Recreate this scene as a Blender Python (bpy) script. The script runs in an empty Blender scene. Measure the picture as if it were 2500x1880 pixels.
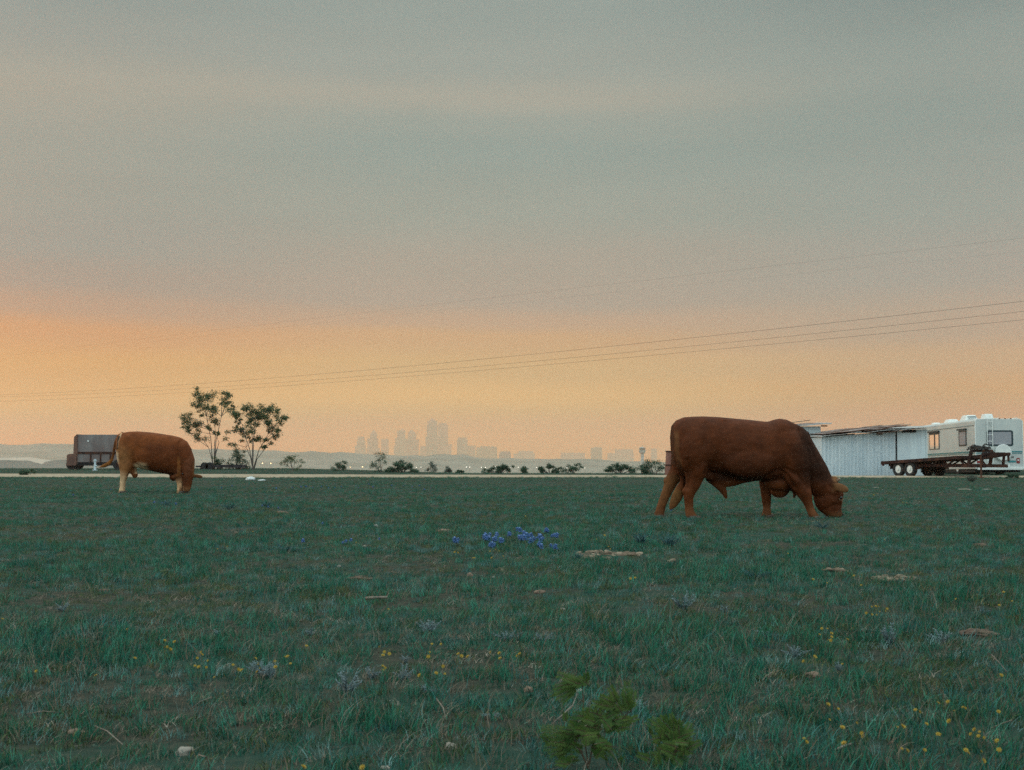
import bpy, bmesh, math, random
import numpy as np
from mathutils import Vector, Matrix, Euler, noise as mnoise

R = math.radians
random.seed(11)
sc = bpy.context.scene
COL = sc.collection

# ------------------------------------------------------------------ camera
PW, PH = 2500.0, 1880.0
FPX = 3472.0            # focal length in pixels of the photograph (50 mm on 36 mm)
HZ = 1115.0             # row of the true horizon
CAM_Z = 0.89
cam_d = bpy.data.cameras.new('camera')
cam = bpy.data.objects.new('camera', cam_d)
COL.objects.link(cam)
cam_d.sensor_width = 36.0
cam_d.lens = 50.0
cam_d.clip_start = 0.05
cam_d.clip_end = 60000.0
PITCH = math.atan((HZ - PH / 2) / FPX)
cam.location = (0, 0, CAM_Z)
cam.rotation_euler = (math.pi / 2 + PITCH, 0, 0)
cam_d.dof.use_dof = True
cam_d.dof.focus_distance = 20.0
cam_d.dof.aperture_fstop = 14.0
sc.camera = cam


def ray(px, py):
    x = (px - PW / 2) / FPX
    v = (PH / 2 - py) / FPX
    c, s = math.cos(PITCH), math.sin(PITCH)
    return Vector((x, c - v * s, s + v * c))


def at(px, py, Y):
    d = ray(px, py)
    return Vector((0, 0, CAM_Z)) + d * (Y / d.y)


def gp(px, py, z=0.0):
    d = ray(px, py)
    return Vector((0, 0, CAM_Z)) + d * ((z - CAM_Z) / d.z)


# ------------------------------------------------------------------ sky, sun, exposure
SUN_EL, SUN_AZ = R(9.0), R(-62.0)      # azimuth from +Y towards +X
world = bpy.data.worlds.new('World')
sc.world = world
world.use_nodes = True
wn, wl = world.node_tree.nodes, world.node_tree.links
wn.clear()


def lin(c):
    return tuple((v / 12.92 if v <= 0.04045 else ((v + 0.055) / 1.055) ** 2.4) for v in (k / 255.0 for k in c)) + (1.0,)


def wnode(t, **kw):
    n = wn.new(t)
    for k, v in kw.items():
        setattr(n, k, v)
    return n


def wmath(op, a, b=None, c=None, clamp=False):
    n = wn.new('ShaderNodeMath')
    n.operation = op
    n.use_clamp = clamp
    for i, v in enumerate((a, b, c)):
        if v is None:
            continue
        if isinstance(v, (int, float)):
            n.inputs[i].default_value = v
        else:
            wl.new(v, n.inputs[i])
    return n.outputs[0]


tc = wnode('ShaderNodeTexCoord')
sep = wnode('ShaderNodeSeparateXYZ')
wl.new(tc.outputs['Generated'], sep.inputs[0])
dx, dy, dz = sep.outputs
az = wmath('ARCTAN2', dx, dy)          # 0 straight ahead, + to the east
# long soft cloud bands: noise over the sky directions, stretched along the horizon
comb = wnode('ShaderNodeCombineXYZ')
wl.new(wmath('MULTIPLY', az, 1.0), comb.inputs[0])
wl.new(wmath('MULTIPLY', dz, 5.0), comb.inputs[1])
n1 = wnode('ShaderNodeTexNoise')
n1.inputs['Scale'].default_value = 2.6
n1.inputs['Detail'].default_value = 4.0
n1.inputs['Roughness'].default_value = 0.5
wl.new(comb.outputs[0], n1.inputs['Vector'])
warp = wmath('MULTIPLY', wmath('SUBTRACT', n1.outputs['Fac'], 0.5), 0.030)
tz = wmath('ADD', dz, warp)


def clear(p, c):
    """sky radiance above the haze that shows as colour c through the haze layer"""
    if p > 0.7:
        return tuple(0.5 * v for v in lin(c)[:3]) + (1.0,)
    e = math.asin(min(0.999, p / 2))
    L = min(14000.0 / math.cos(e), (HAZE_TOP - 1) / math.sin(e))
    t = math.exp(-HAZE_D * L)
    return tuple(0.5 * max(0.03, (v - h * (1 - t)) / t) for v, h in zip(lin(c), HAZE_GLOW)) + (1.0,)


def ramp(stops, fac):
    r = wnode('ShaderNodeValToRGB')
    cr = r.color_ramp
    cr.interpolation = 'EASE'
    while len(cr.elements) > 1:
        cr.elements.remove(cr.elements[-1])
    cr.elements[0].position = stops[0][0]
    cr.elements[0].color = clear(*stops[0])
    for p, c in stops[1:]:
        e = cr.elements.new(p)
        e.color = clear(p, c)
    mr = wmath('MULTIPLY', fac, 2.0, clamp=True)
    wl.new(mr, r.inputs[0])
    dbl = wnode('ShaderNodeVectorMath', operation='SCALE')
    wl.new(r.outputs[0], dbl.inputs[0])
    dbl.inputs['Scale'].default_value = 2.0
    return dbl.outputs[0]


HAZE_D = 1.9e-4        # extinction of the evening haze per metre
HAZE_TOP = 330.0
HAZE_GLOW = (0.53, 0.415, 0.278)


def T(y):      # photograph row -> ramp position (2 x sine of elevation)
    return 2 * math.sin(math.atan((HZ - y) / FPX))


sky_w = ramp([(T(1090), (212, 174, 136)), (T(1000), (212, 177, 134)), (T(900), (212, 170, 122)), (T(825), (205, 161, 122)),
              (T(765), (184, 158, 135)), (T(715), (168, 156, 141)), (T(620), (158, 157, 146)), (T(484), (156, 158, 147)), (T(380), (156, 159, 148)),
              (T(242), (163, 162, 149)), (T(110), (151, 157, 149)), (T(0), (143, 153, 147)), (0.80, (142, 154, 154)), (1.0, (158, 170, 172))], tz)
sky_c = ramp([(T(1090), (211, 178, 142)), (T(1000), (213, 180, 138)), (T(899), (209, 176, 133)), (T(830), (204, 169, 132)),
              (T(785), (193, 166, 140)), (T(730), (177, 163, 146)), (T(640), (171, 162, 147)), (T(519), (159, 162, 150)), (T(360), (149, 159, 150)),
              (T(300), (154, 161, 151)), (T(235), (166, 165, 152)), (T(150), (155, 161, 152)), (T(0), (147, 157, 150)), (0.80, (142, 154, 154)), (1.0, (158, 170, 172))], tz)
sky_e = ramp([(T(1090), (204, 170, 134)), (T(968), (203, 169, 131)), (T(880), (198, 169, 136)), (T(820), (185, 165, 142)), (T(692), (167, 162, 149)),
              (T(519), (154, 160, 150)), (T(311), (144, 155, 147)), (T(200), (146, 156, 148)), (T(0), (132, 145, 140)), (0.80, (138, 150, 150)), (1.0, (158, 170, 172))], tz)


def wmix(f, a, b):
    m = wnode('ShaderNodeMix', data_type='RGBA')
    if isinstance(f, (int, float)):
        m.inputs[0].default_value = f
    else:
        wl.new(f, m.inputs[0])
    for s, v in ((6, a), (7, b)):
        if isinstance(v, tuple):
            m.inputs[s].default_value = v
        else:
            wl.new(v, m.inputs[s])
    return m.outputs[2]


def smooth(v, lo, hi):
    m = wnode('ShaderNodeMapRange', interpolation_type='SMOOTHSTEP')
    wl.new(v, m.inputs[0])
    m.inputs[1].default_value = lo
    m.inputs[2].default_value = hi
    return m.outputs[0]


front = wmix(smooth(az, -0.30, -0.06), sky_w, sky_c)
front = wmix(smooth(az, 0.03, 0.30), front, sky_e)
# away from the sunset the cloud thins to a brighter blue-grey evening sky
nsky = wnode('ShaderNodeTexSky', sky_type='NISHITA')
nsky.sun_disc = False
nsky.sun_elevation = SUN_EL
nsky.sun_rotation = SUN_AZ
nscale = wnode('ShaderNodeVectorMath', operation='SCALE')
wl.new(nsky.outputs[0], nscale.inputs[0])
nscale.inputs['Scale'].default_value = 0.10
back_col = wmix(0.25, (1.15, 1.40, 1.46, 1.0), nscale.outputs[0])
sky = wmix(smooth(dy, 0.55, -0.35), front, back_col)
sky = wmix(smooth(dz, 0.42, 0.90), sky, wmix(0.25, (1.95, 2.30, 2.32, 1.0), nscale.outputs[0]))
# fine cloud texture
n2 = wnode('ShaderNodeTexNoise')
n2.inputs['Scale'].default_value = 9.0
n2.inputs['Detail'].default_value = 6.0
wl.new(comb.outputs[0], n2.inputs['Vector'])
gain = wmath('ADD', 0.95, wmath('MULTIPLY', n2.outputs['Fac'], 0.10))
gs = wnode('ShaderNodeVectorMath', operation='SCALE')
wl.new(sky, gs.inputs[0])
wl.new(gain, gs.inputs['Scale'])
bg = wnode('ShaderNodeBackground')
bg.inputs['Strength'].default_value = 1.0
wl.new(gs.outputs[0], bg.inputs[0])
wo = wnode('ShaderNodeOutputWorld')
wl.new(bg.outputs[0], wo.inputs[0])

sun_d = bpy.data.lights.new('sun', 'SUN')
sun = bpy.data.objects.new('sun', sun_d)
COL.objects.link(sun)
sun_d.energy = 0.8
sun_d.angle = R(25)
sun_d.color = (1.0, 0.70, 0.42)
sdir = Vector((math.sin(SUN_AZ) * math.cos(SUN_EL), math.cos(SUN_AZ) * math.cos(SUN_EL), math.sin(SUN_EL)))
sun.rotation_euler = sdir.to_track_quat('Z', 'Y').to_euler()

sc.view_settings.view_transform = 'Standard'
sc.view_settings.look = 'None'
sc.view_settings.exposure = 0.0
sc.view_settings.gamma = 1.0
sc.render.film_transparent = False
sc.cycles.max_bounces = 6
sc.cycles.diffuse_bounces = 3
sc.cycles.caustics_reflective = False
sc.cycles.caustics_refractive = False
sc.cycles.sample_clamp_indirect = 2.0
sc.cycles.transparent_max_bounces = 12
sc.cycles.volume_bounces = 4
sc.cycles.use_denoising = False        # keep the fine grain of the film


# ------------------------------------------------------------------ materials
class NT:
    def __init__(s, m):
        s.m = m
        m.use_nodes = True
        s.n, s.l = m.node_tree.nodes, m.node_tree.links
        s.p = s.n.get('Principled BSDF')

    def set(s, sock, v):
        if isinstance(v, (int, float, tuple)):
            sock.default_value = v
        else:
            s.l.new(v, sock)

    def node(s, t, **kw):
        n = s.n.new(t)
        for k, v in kw.items():
            setattr(n, k, v)
        return n

    def noise(s, scale, detail=3.0, vec=None, rough=0.55, stretch=None):
        n = s.node('ShaderNodeTexNoise')
        n.inputs['Scale'].default_value = scale
        n.inputs['Detail'].default_value = detail
        n.inputs['Roughness'].default_value = rough
        if vec is None:
            vec = s.node('ShaderNodeTexCoord').outputs['Object']
        if stretch:
            mp = s.node('ShaderNodeMapping')
            mp.inputs['Scale'].default_value = stretch
            s.l.new(vec, mp.inputs[0])
            vec = mp.outputs[0]
        s.l.new(vec, n.inputs['Vector'])
        return n.outputs['Fac']

    def rng(s, v, a, b, lo=0.0, hi=1.0):
        m = s.node('ShaderNodeMapRange')
        s.l.new(v, m.inputs[0])
        for i, k in enumerate((a, b, lo, hi)):
            m.inputs[i + 1].default_value = k
        return m.outputs[0]

    def mix(s, f, a, b, blend='MIX'):
        m = s.node('ShaderNodeMix', data_type='RGBA', blend_type=blend)
        s.set(m.inputs[0], f)
        for i, v in ((6, a), (7, b)):
            if isinstance(v, tuple) and len(v) == 3:
                v = v + (1.0,)
            s.set(m.inputs[i], v)
        return m.outputs[2]

    def bump(s, h, strength=0.3, dist=0.01):
        b = s.node('ShaderNodeBump')
        b.inputs['Strength'].default_value = strength
        b.inputs['Distance'].default_value = dist
        s.l.new(h, b.inputs['Height'])
        s.l.new(b.outputs[0], s.p.inputs['Normal'])


MATS = {}


def mat(name, c1, c2=None, scale=4.0, rough=0.7, metal=0.0, lo=0.4, hi=0.6, stretch=None, bump=0.0, detail=4.0, spec=0.3, c3=None, scale3=2.0):
    if name in MATS:
        return MATS[name]
    m = bpy.data.materials.new(name)
    t = NT(m)
    col = c1 + (1.0,)
    if c2:
        f = t.noise(scale, detail, stretch=stretch)
        col = t.mix(t.rng(f, lo, hi), c1, c2)
    if c3:
        f3 = t.noise(scale3, 5.0)
        col = t.mix(t.rng(f3, 0.52, 0.62), col, c3)
    t.set(t.p.inputs['Base Color'], col)
    t.p.inputs['Roughness'].default_value = rough
    t.p.inputs['Metallic'].default_value = metal
    t.p.inputs['Specular IOR Level'].default_value = spec
    if bump:
        t.bump(t.noise(scale * 6, 4.0), bump, 0.02)
    MATS[name] = m
    return m


def leafmat(name, ca, cb, cc=None, trans=0.3, world_scale=None, tone=False):
    """foliage: colour differs from leaf clump to leaf clump"""
    m = bpy.data.materials.new(name)
    t = NT(m)
    info = t.node('ShaderNodeObjectInfo')
    geo = t.node('ShaderNodeNewGeometry')
    f = t.noise(world_scale or 3.0, 3.0, vec=geo.outputs['Position'])
    col = t.mix(t.rng(f, 0.35, 0.65), ca, cb)
    if cc:
        col = t.mix(t.rng(info.outputs['Random'], 0.55, 1.0), col, cc)
    if tone:          # no two blades alike: dull old ones, fresh ones, bleached tips
        tn = t.node('ShaderNodeAttribute', attribute_name='tone')
        r = t.node('ShaderNodeValToRGB')
        cr = r.color_ramp
        cr.interpolation = 'LINEAR'
        for q, c in ((0.0, (.35, .35, .35)), (0.45, (.8, .8, .8)), (0.72, (1.25, 1.25, 1.25)), (0.90, (1.9, 1.9, 2.0))):
            e = cr.elements.new(q) if q not in (0.0,) else cr.elements[0]
            e.color = tuple(k * .5 for k in c) + (1.0,)
        t.l.new(tn.outputs['Fac'], r.inputs[0])
        sc_ = t.node('ShaderNodeVectorMath', operation='SCALE')
        t.l.new(r.outputs[0], sc_.inputs[0])
        sc_.inputs['Scale'].default_value = 2.0
        col = t.mix(1.0, col, sc_.outputs[0], 'MULTIPLY')
        dry = t.rng(tn.outputs['Fac'], 0.90, 0.93)
        col = t.mix(dry, col, (0.17, 0.135, 0.095))
    t.set(t.p.inputs['Base Color'], col)
    t.p.inputs['Roughness'].default_value = 0.65
    t.p.inputs['Specular IOR Level'].default_value = 0.25
    tr = t.node('ShaderNodeBsdfTranslucent')
    t.set(tr.inputs[0], col)
    ms = t.node('ShaderNodeMixShader')
    ms.inputs[0].default_value = trans
    t.l.new(t.p.outputs[0], ms.inputs[1])
    t.l.new(tr.outputs[0], ms.inputs[2])
    t.l.new(ms.outputs[0], t.n['Material Output'].inputs['Surface'])
    MATS[name] = m
    return m


def emit(name, c, s):
    m = bpy.data.materials.new(name)
    t = NT(m)
    t.p.inputs['Base Color'].default_value = c + (1,)
    t.p.inputs['Emission Color'].default_value = c + (1,)
    t.p.inputs['Emission Strength'].default_value = s
    m.cycles.emission_sampling = 'NONE'
    MATS[name] = m
    return m


# ------------------------------------------------------------------ mesh helpers
def link(o, parent=None):
    COL.objects.link(o)
    if parent is not None:
        o.parent = parent
    return o


def tag(o, label=None, cat=None, group=None, kind=None):
    if label:
        o['label'] = label
    if cat:
        o['category'] = cat
    if group:
        o['group'] = group
    if kind:
        o['kind'] = kind
    return o


def empty(name, loc, rz=0.0, label=None, cat=None, group=None):
    o = bpy.data.objects.new(name, None)
    o.empty_display_size = 0.2
    o.location = loc
    o.rotation_euler = (0, 0, rz)
    link(o)
    return tag(o, label, cat, group)


class MB:
    def __init__(s):
        s.v, s.f, s.mi = [], [], []

    def add(s, vs, fs, mi=0, M=None):
        b = len(s.v)
        s.v += [tuple(M @ Vector(p)) if M is not None else tuple(p) for p in vs]
        s.f += [tuple(b + i for i in f) for f in fs]
        s.mi += [mi] * len(fs)
        return s

    def box(s, lo, hi, mi=0, M=None):
        x0, y0, z0 = lo
        x1, y1, z1 = hi
        return s.add([(x0, y0, z0), (x1, y0, z0), (x1, y1, z0), (x0, y1, z0), (x0, y0, z1), (x1, y0, z1), (x1, y1, z1), (x0, y1, z1)],
                     [(0, 3, 2, 1), (4, 5, 6, 7), (0, 1, 5, 4), (1, 2, 6, 5), (2, 3, 7, 6), (3, 0, 4, 7)], mi, M)

    def rings(s, rs, cap=True, mi=0):
        n = len(rs[0])
        vs = [p for r in rs for p in r]
        fs = []
        for k in range(len(rs) - 1):
            for i in range(n):
                j = (i + 1) % n
                fs.append((k * n + i, k * n + j, (k + 1) * n + j, (k + 1) * n + i))
        if cap:
            fs.append(tuple(reversed(range(n))))
            fs.append(tuple((len(rs) - 1) * n + i for i in range(n)))
        return s.add(vs, fs, mi)

    def tube(s, pts, rad, n=8, mi=0, cap=True):
        pts = [Vector(p) for p in pts]
        if not isinstance(rad, (list, tuple)):
            rad = [rad] * len(pts)
        rs = []
        up = None
        for i, p in enumerate(pts):
            d = (pts[min(i + 1, len(pts) - 1)] - pts[max(i - 1, 0)]).normalized()
            if up is None:
                a = Vector((0, 0, 1)) if abs(d.z) < 0.9 else Vector((1, 0, 0))
                up = d.cross(a).normalized()
            u = (up - d * up.dot(d)).normalized()
            up = u
            w = d.cross(u)
            rs.append([tuple(p + (u * math.cos(2 * math.pi * k / n) + w * math.sin(2 * math.pi * k / n)) * rad[i]) for k in range(n)])
        return s.rings(rs, cap, mi)

    def cyl(s, a, b, r, n=24, mi=0):
        return s.tube([a, b], r, n, mi)

    def ell(s, c, r, nu=16, nv=10, mi=0, M=None):
        rs = []
        for j in range(1, nv):
            ph = math.pi * j / nv
            rs.append([(c[0] + r[0] * math.sin(ph) * math.cos(2 * math.pi * i / nu), c[1] + r[1] * math.sin(ph) * math.sin(2 * math.pi * i / nu),
                        c[2] - r[2] * math.cos(ph)) for i in range(nu)])
        if M is not None:
            rs = [[tuple(M @ Vector(p)) for p in q] for q in rs]
        return s.rings(rs, True, mi)

    def prism(s, poly, y0, y1, mi=0):
        """outline in x,z pushed from y0 to y1"""
        n = len(poly)
        vs = [(p[0], y0, p[1]) for p in poly] + [(p[0], y1, p[1]) for p in poly]
        fs = [tuple(range(n)), tuple(reversed(range(n, 2 * n)))]
        for i in range(n):
            j = (i + 1) % n
            fs.append((i, i + n, j + n, j))
        return s.add(vs, fs, mi)

    def mesh(s, name):
        me = bpy.data.meshes.new(name)
        me.from_pydata(s.v, [], s.f)
        me.validate()
        bm = bmesh.new()
        bm.from_mesh(me)
        bmesh.ops.recalc_face_normals(bm, faces=bm.faces)
        bm.to_mesh(me)
        bm.free()
        return me

    def build(s, name, mats, parent=None, smooth=False, bevel=0.0, recalc=True):
        me = bpy.data.meshes.new(name)
        me.from_pydata(s.v, [], s.f)
        if recalc:
            bm = bmesh.new()
            bm.from_mesh(me)
            bmesh.ops.recalc_face_normals(bm, faces=bm.faces)
            bm.to_mesh(me)
            bm.free()
        if not isinstance(mats, (list, tuple)):
            mats = [mats]
        for m in mats:
            me.materials.append(m)
        if len(mats) > 1:
            me.polygons.foreach_set('material_index', s.mi)
        if smooth:
            me.polygons.foreach_set('use_smooth', [True] * len(me.polygons))
        o = bpy.data.objects.new(name, me)
        link(o, parent)
        if bevel:
            bv = o.modifiers.new('bevel', 'BEVEL')
            bv.width = bevel
            bv.segments = 2
            bv.limit_method = 'ANGLE'
        return o


def fbm(x, y, s, seed=0.0):
    return mnoise.fractal(Vector((x * s + seed, y * s - seed, seed * 0.37)), 1.0, 2.0, 4)


# ------------------------------------------------------------------ the ground: one sheet from behind the camera to beyond the horizon
def rim(x, y):
    """how far the flat ground reaches before it falls to the valley"""
    b = x / max(1.0, y)
    pts = ((-9, 118), (-0.158, 118), (-0.07, 92), (-0.03, 84), (0.17, 84), (0.21, 108), (9, 120))
    for (b0, r0), (b1, r1) in zip(pts, pts[1:]):
        if b <= b1:
            return r0 + (r1 - r0) * (b - b0) / (b1 - b0)
    return 120.0


def ground_z(x, y):
    z = 0.0
    rm_ = rim(x, y) - 12
    if y > rm_:
        k = min(1.0, (y - rm_) / 430.0)
        z -= 46.0 * (k * k * (3 - 2 * k))
    if 2 < y < 120:
        z += 0.02 * fbm(x, y, 0.35, 3.1) * min(1.0, (y - 2) / 6.0) * (1.0 if y < 50 else max(0.0, (62 - y) / 12.0))
    if y > 600:
        z += 3.0 * fbm(x, y, 0.0012, 8.0)
    return z


def build_ground():
    ys = [-60, -30, -12, -4] + [0.5 * i for i in range(0, 130)] + [65 + 1.5 * i for i in range(0, 60)]
    y = ys[-1]
    while y < 11000:
        y *= 1.13
        ys.append(y)
    nx = 90
    vs, fs = [], []
    for y in ys:
        half = 60 + max(0, y) * 0.47
        for i in range(nx + 1):
            x = -half + 2 * half * i / nx
            vs.append((x, y, ground_z(x, y)))
    for j in range(len(ys) - 1):
        for i in range(nx):
            a = j * (nx + 1) + i
            fs.append((a, a + 1, a + nx + 2, a + nx + 1))
    mb = MB()
    mb.add(vs, fs)
    m = bpy.data.materials.new('pasture_soil')
    t = NT(m)
    pos = t.node('ShaderNodeNewGeometry').outputs['Position']
    a = t.noise(0.9, 5.0, pos)
    b = t.noise(14.0, 6.0, pos)
    c = t.noise(0.22, 3.0, pos)
    soil = t.mix(t.rng(b, 0.35, 0.65), (0.016, 0.026, 0.019), (0.050, 0.050, 0.036))
    soil = t.mix(t.rng(a, 0.45, 0.62), soil, (0.016, 0.050, 0.036))
    soil = t.mix(t.rng(c, 0.55, 0.70), soil, (0.050, 0.052, 0.038))
    sp = t.node('ShaderNodeSeparateXYZ')
    t.l.new(pos, sp.inputs[0])
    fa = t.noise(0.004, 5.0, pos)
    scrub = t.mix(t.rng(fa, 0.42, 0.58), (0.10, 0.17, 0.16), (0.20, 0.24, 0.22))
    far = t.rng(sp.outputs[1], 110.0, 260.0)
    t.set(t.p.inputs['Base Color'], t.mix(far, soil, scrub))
    t.p.inputs['Roughness'].default_value = 0.9
    t.p.inputs['Specular IOR Level'].default_value = 0.1
    t.bump(b, 0.6, 0.04)
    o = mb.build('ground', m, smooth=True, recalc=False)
    tag(o, kind='structure')
    return o


build_ground()


# gravel road along the pasture's far side
def strip(name, m, near, far, dz, kind='structure', wob=0.12):
    vs, fs = [], []
    n = 140
    for i in range(n + 1):
        px = -900 + (3400 + 900) * i / n
        def ev(tab):
            for (x0, y0), (x1, y1) in zip(tab, tab[1:]):
                if x0 <= px <= x1:
                    return y0 + (y1 - y0) * (px - x0) / (x1 - x0)
            return tab[-1][1]
        a = gp(px, ev(near))
        b = gp(px, ev(far))
        for k in range(5):
            p = a.lerp(b, k / 4.0)
            w = wob if k in (0, 4) else 0
            vs.append((p.x, p.y + w * 3 * fbm(p.x, p.y, 0.5, 5.0 + k), dz if 0 < k < 4 else 0.004))
    for i in range(n):
        for k in range(4):
            a = i * 5 + k
            fs.append((a, a + 5, a + 6, a + 1))
    o = MB().add(vs, fs).build(name, m, smooth=True, recalc=False)
    return tag(o, kind=kind)


gravel = mat('pale_gravel', (0.27, 0.22, 0.155), (0.36, 0.29, 0.21), scale=1.2, rough=0.95, bump=0.4, spec=0.1)
strip('gravel_road', gravel,
      [(-900, 1164), (0, 1164.5), (500, 1166), (1000, 1166), (1600, 1165.5), (2000, 1166), (3400, 1168)],
      [(-900, 1156), (0, 1157), (500, 1158), (1000, 1160), (1600, 1161.5), (2000, 1163), (3400, 1164)], 0.05)


# far ridge, nearer rise on the west side
def ridge(name, m, prof, Y, depth, base, seed, rough_amp):
    """prof: (photo column, photo row of the crest) -> a long hill with a real back slope"""
    vs, fs = [], []
    n = 260
    x0, x1 = prof[0][0], prof[-1][0]
    cols = 9
    for i in range(n + 1):
        px = x0 + (x1 - x0) * i / n
        row = prof[-1][1]
        for (a, ya), (b, yb) in zip(prof, prof[1:]):
            if a <= px <= b:
                k = (px - a) / (b - a)
                row = ya + (yb - ya) * (k * k * (3 - 2 * k))
                break
        c = at(px, row, Y)
        crest = c.z + rough_amp * (fbm(c.x, 0, 0.012, seed) + 0.6 * fbm(c.x, 0, 0.05, seed + 3))
        for k in range(cols):
            u = k / (cols - 1)
            prof_h = [0, .25, .55, .82, 1.0, .9, .6, .3, 0][k]
            y = Y + (u - 0.5) * depth
            zz = base + (crest - base) * prof_h + (rough_amp * 0.6 * fbm(c.x, y, 0.01, seed + 7) if 0 < k < cols - 1 and k != 4 else 0)
            vs.append((c.x * (y / Y if False else 1.0), y, zz))
    for i in range(n):
        for k in range(cols - 1):
            a = i * cols + k
            fs.append((a, a + cols, a + cols + 1, a + 1))
    o = MB().add(vs, fs).build(name, m, smooth=True, recalc=False)
    return tag(o, kind='structure')


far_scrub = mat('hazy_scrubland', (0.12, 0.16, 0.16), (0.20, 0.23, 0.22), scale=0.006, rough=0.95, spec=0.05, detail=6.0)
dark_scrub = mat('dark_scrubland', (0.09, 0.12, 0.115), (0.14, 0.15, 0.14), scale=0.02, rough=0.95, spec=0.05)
quarry = mat('pale_bare_land', (0.42, 0.38, 0.32), (0.34, 0.33, 0.30), scale=0.01, rough=0.95, spec=0.05)
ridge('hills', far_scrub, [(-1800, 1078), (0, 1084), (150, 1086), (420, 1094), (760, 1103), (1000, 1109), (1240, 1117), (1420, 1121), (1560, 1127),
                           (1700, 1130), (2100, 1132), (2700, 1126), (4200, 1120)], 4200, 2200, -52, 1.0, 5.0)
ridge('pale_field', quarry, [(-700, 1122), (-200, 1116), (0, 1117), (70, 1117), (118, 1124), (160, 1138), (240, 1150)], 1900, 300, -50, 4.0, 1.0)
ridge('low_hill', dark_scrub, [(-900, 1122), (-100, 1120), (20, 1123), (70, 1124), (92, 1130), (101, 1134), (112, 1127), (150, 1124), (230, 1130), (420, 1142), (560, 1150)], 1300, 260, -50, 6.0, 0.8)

# ------------------------------------------------------------------ grass (stuff): one object, tufts instanced on a scattered point mesh
SRC = bpy.data.collections.new('grass_tufts')      # never linked to the scene


def tuft(name, m, n, h, spread, width, lean, seed, seg=3):
    rnd = random.Random(seed)
    mb = MB()
    for _ in range(n):
        a = rnd.uniform(0, 6.283)
        r = spread * math.sqrt(rnd.random())
        bx, by = r * math.cos(a), r * math.sin(a)
        hh = h * rnd.uniform(0.45, 1.1)
        d = rnd.uniform(0, 6.283)
        ln = lean * rnd.uniform(0.2, 1.3) * hh
        wx, wy = -math.sin(d + 1.2), math.cos(d + 1.2)
        w = width * rnd.uniform(0.6, 1.2)
        vs = []
        for k in range(seg + 1):
            u = k / seg
            ox, oy = bx + math.cos(d) * ln * u * u, by + math.sin(d) * ln * u * u
            z = hh * (u - 0.35 * u * u * min(1.0, lean)) - 0.006
            ww = w * (1 - u * 0.92)
            vs += [(ox - wx * ww / 2, oy - wy * ww / 2, z), (ox + wx * ww / 2, oy + wy * ww / 2, z)]
        mb.add(vs, [(2 * k, 2 * k + 1, 2 * k + 3, 2 * k + 2) for k in range(seg)])
    me = bpy.data.meshes.new(name)
    me.from_pydata(mb.v, [], mb.f)
    me.materials.append(m)
    ta = me.attributes.new('tone', 'FLOAT', 'POINT')
    tv = []
    for _ in range(n):
        tv += [rnd.random()] * (2 * (seg + 1))
    ta.data.foreach_set('value', tv)
    o = bpy.data.objects.new(name, me)
    SRC.objects.link(o)
    return o


g_teal = leafmat('grass_blades', (0.005, 0.082, 0.055), (0.018, 0.122, 0.064), (0.048, 0.195, 0.130), 0.30, 0.8, True)
g_blue = leafmat('bluish_grass_blades', (0.018, 0.100, 0.088), (0.045, 0.150, 0.130), (0.13, 0.23, 0.21), 0.25, 1.2, True)
g_olive = leafmat('olive_grass_blades', (0.045, 0.100, 0.036), (0.075, 0.110, 0.040), (0.12, 0.13, 0.05), 0.3, 1.0, True)
g_straw = leafmat('dry_grass_blades', (0.15, 0.125, 0.090), (0.20, 0.165, 0.12), (0.30, 0.27, 0.215), 0.2, 1.0, True)
tufts = [
    tuft('tuft_a', g_teal, 46, 0.058, 0.070, 0.0040, 0.45, 1),
    tuft('tuft_b', g_teal, 50, 0.046, 0.080, 0.0046, 0.8, 2),
    tuft('tuft_c', g_teal, 34, 0.078, 0.060, 0.0038, 0.35, 3),
    tuft('tuft_d', g_blue, 30, 0.066, 0.065, 0.0044, 0.5, 4),
    tuft('tuft_e', g_olive, 36, 0.052, 0.065, 0.0042, 0.6, 5),
    tuft('tuft_f', g_straw, 24, 0.050, 0.085, 0.0036, 1.7, 6),
    tuft('tuft_g', g_straw, 6, 0.135, 0.050, 0.0030, 0.5, 7),
    tuft('tuft_i', leafmat('broad_weed_leaves', (0.030, 0.110, 0.075), (0.070, 0.140, 0.085), (0.12, 0.19, 0.16), 0.25, 1.5, True), 12, 0.040, 0.035, 0.0120, 1.6, 9),
    tuft('tuft_j', leafmat('brown_litter', (0.070, 0.047, 0.034), (0.12, 0.085, 0.062), (0.22, 0.17, 0.13), 0.1, 1.5, True), 16, 0.022, 0.070, 0.0080, 2.4, 10),
    tuft('tuft_h', g_blue, 6, 0.135, 0.050, 0.0044, 0.45, 8),
]
BARE = []          # bare stony patches: (x, y, rx, ry)
for (px, py, wpx, hpx) in ((1485, 1357, 82, 7), (1450, 1366, 50, 4), (1990, 1387, 34, 4), (2035, 1396, 26, 3), (2185, 1418, 52, 5), (1640, 1371, 30, 3), (2360, 1549, 44, 8)):
    c = gp(px, py)
    BARE.append((c.x, c.y, wpx * c.y / FPX, abs(gp(px, py + hpx).y - c.y)))


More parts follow.
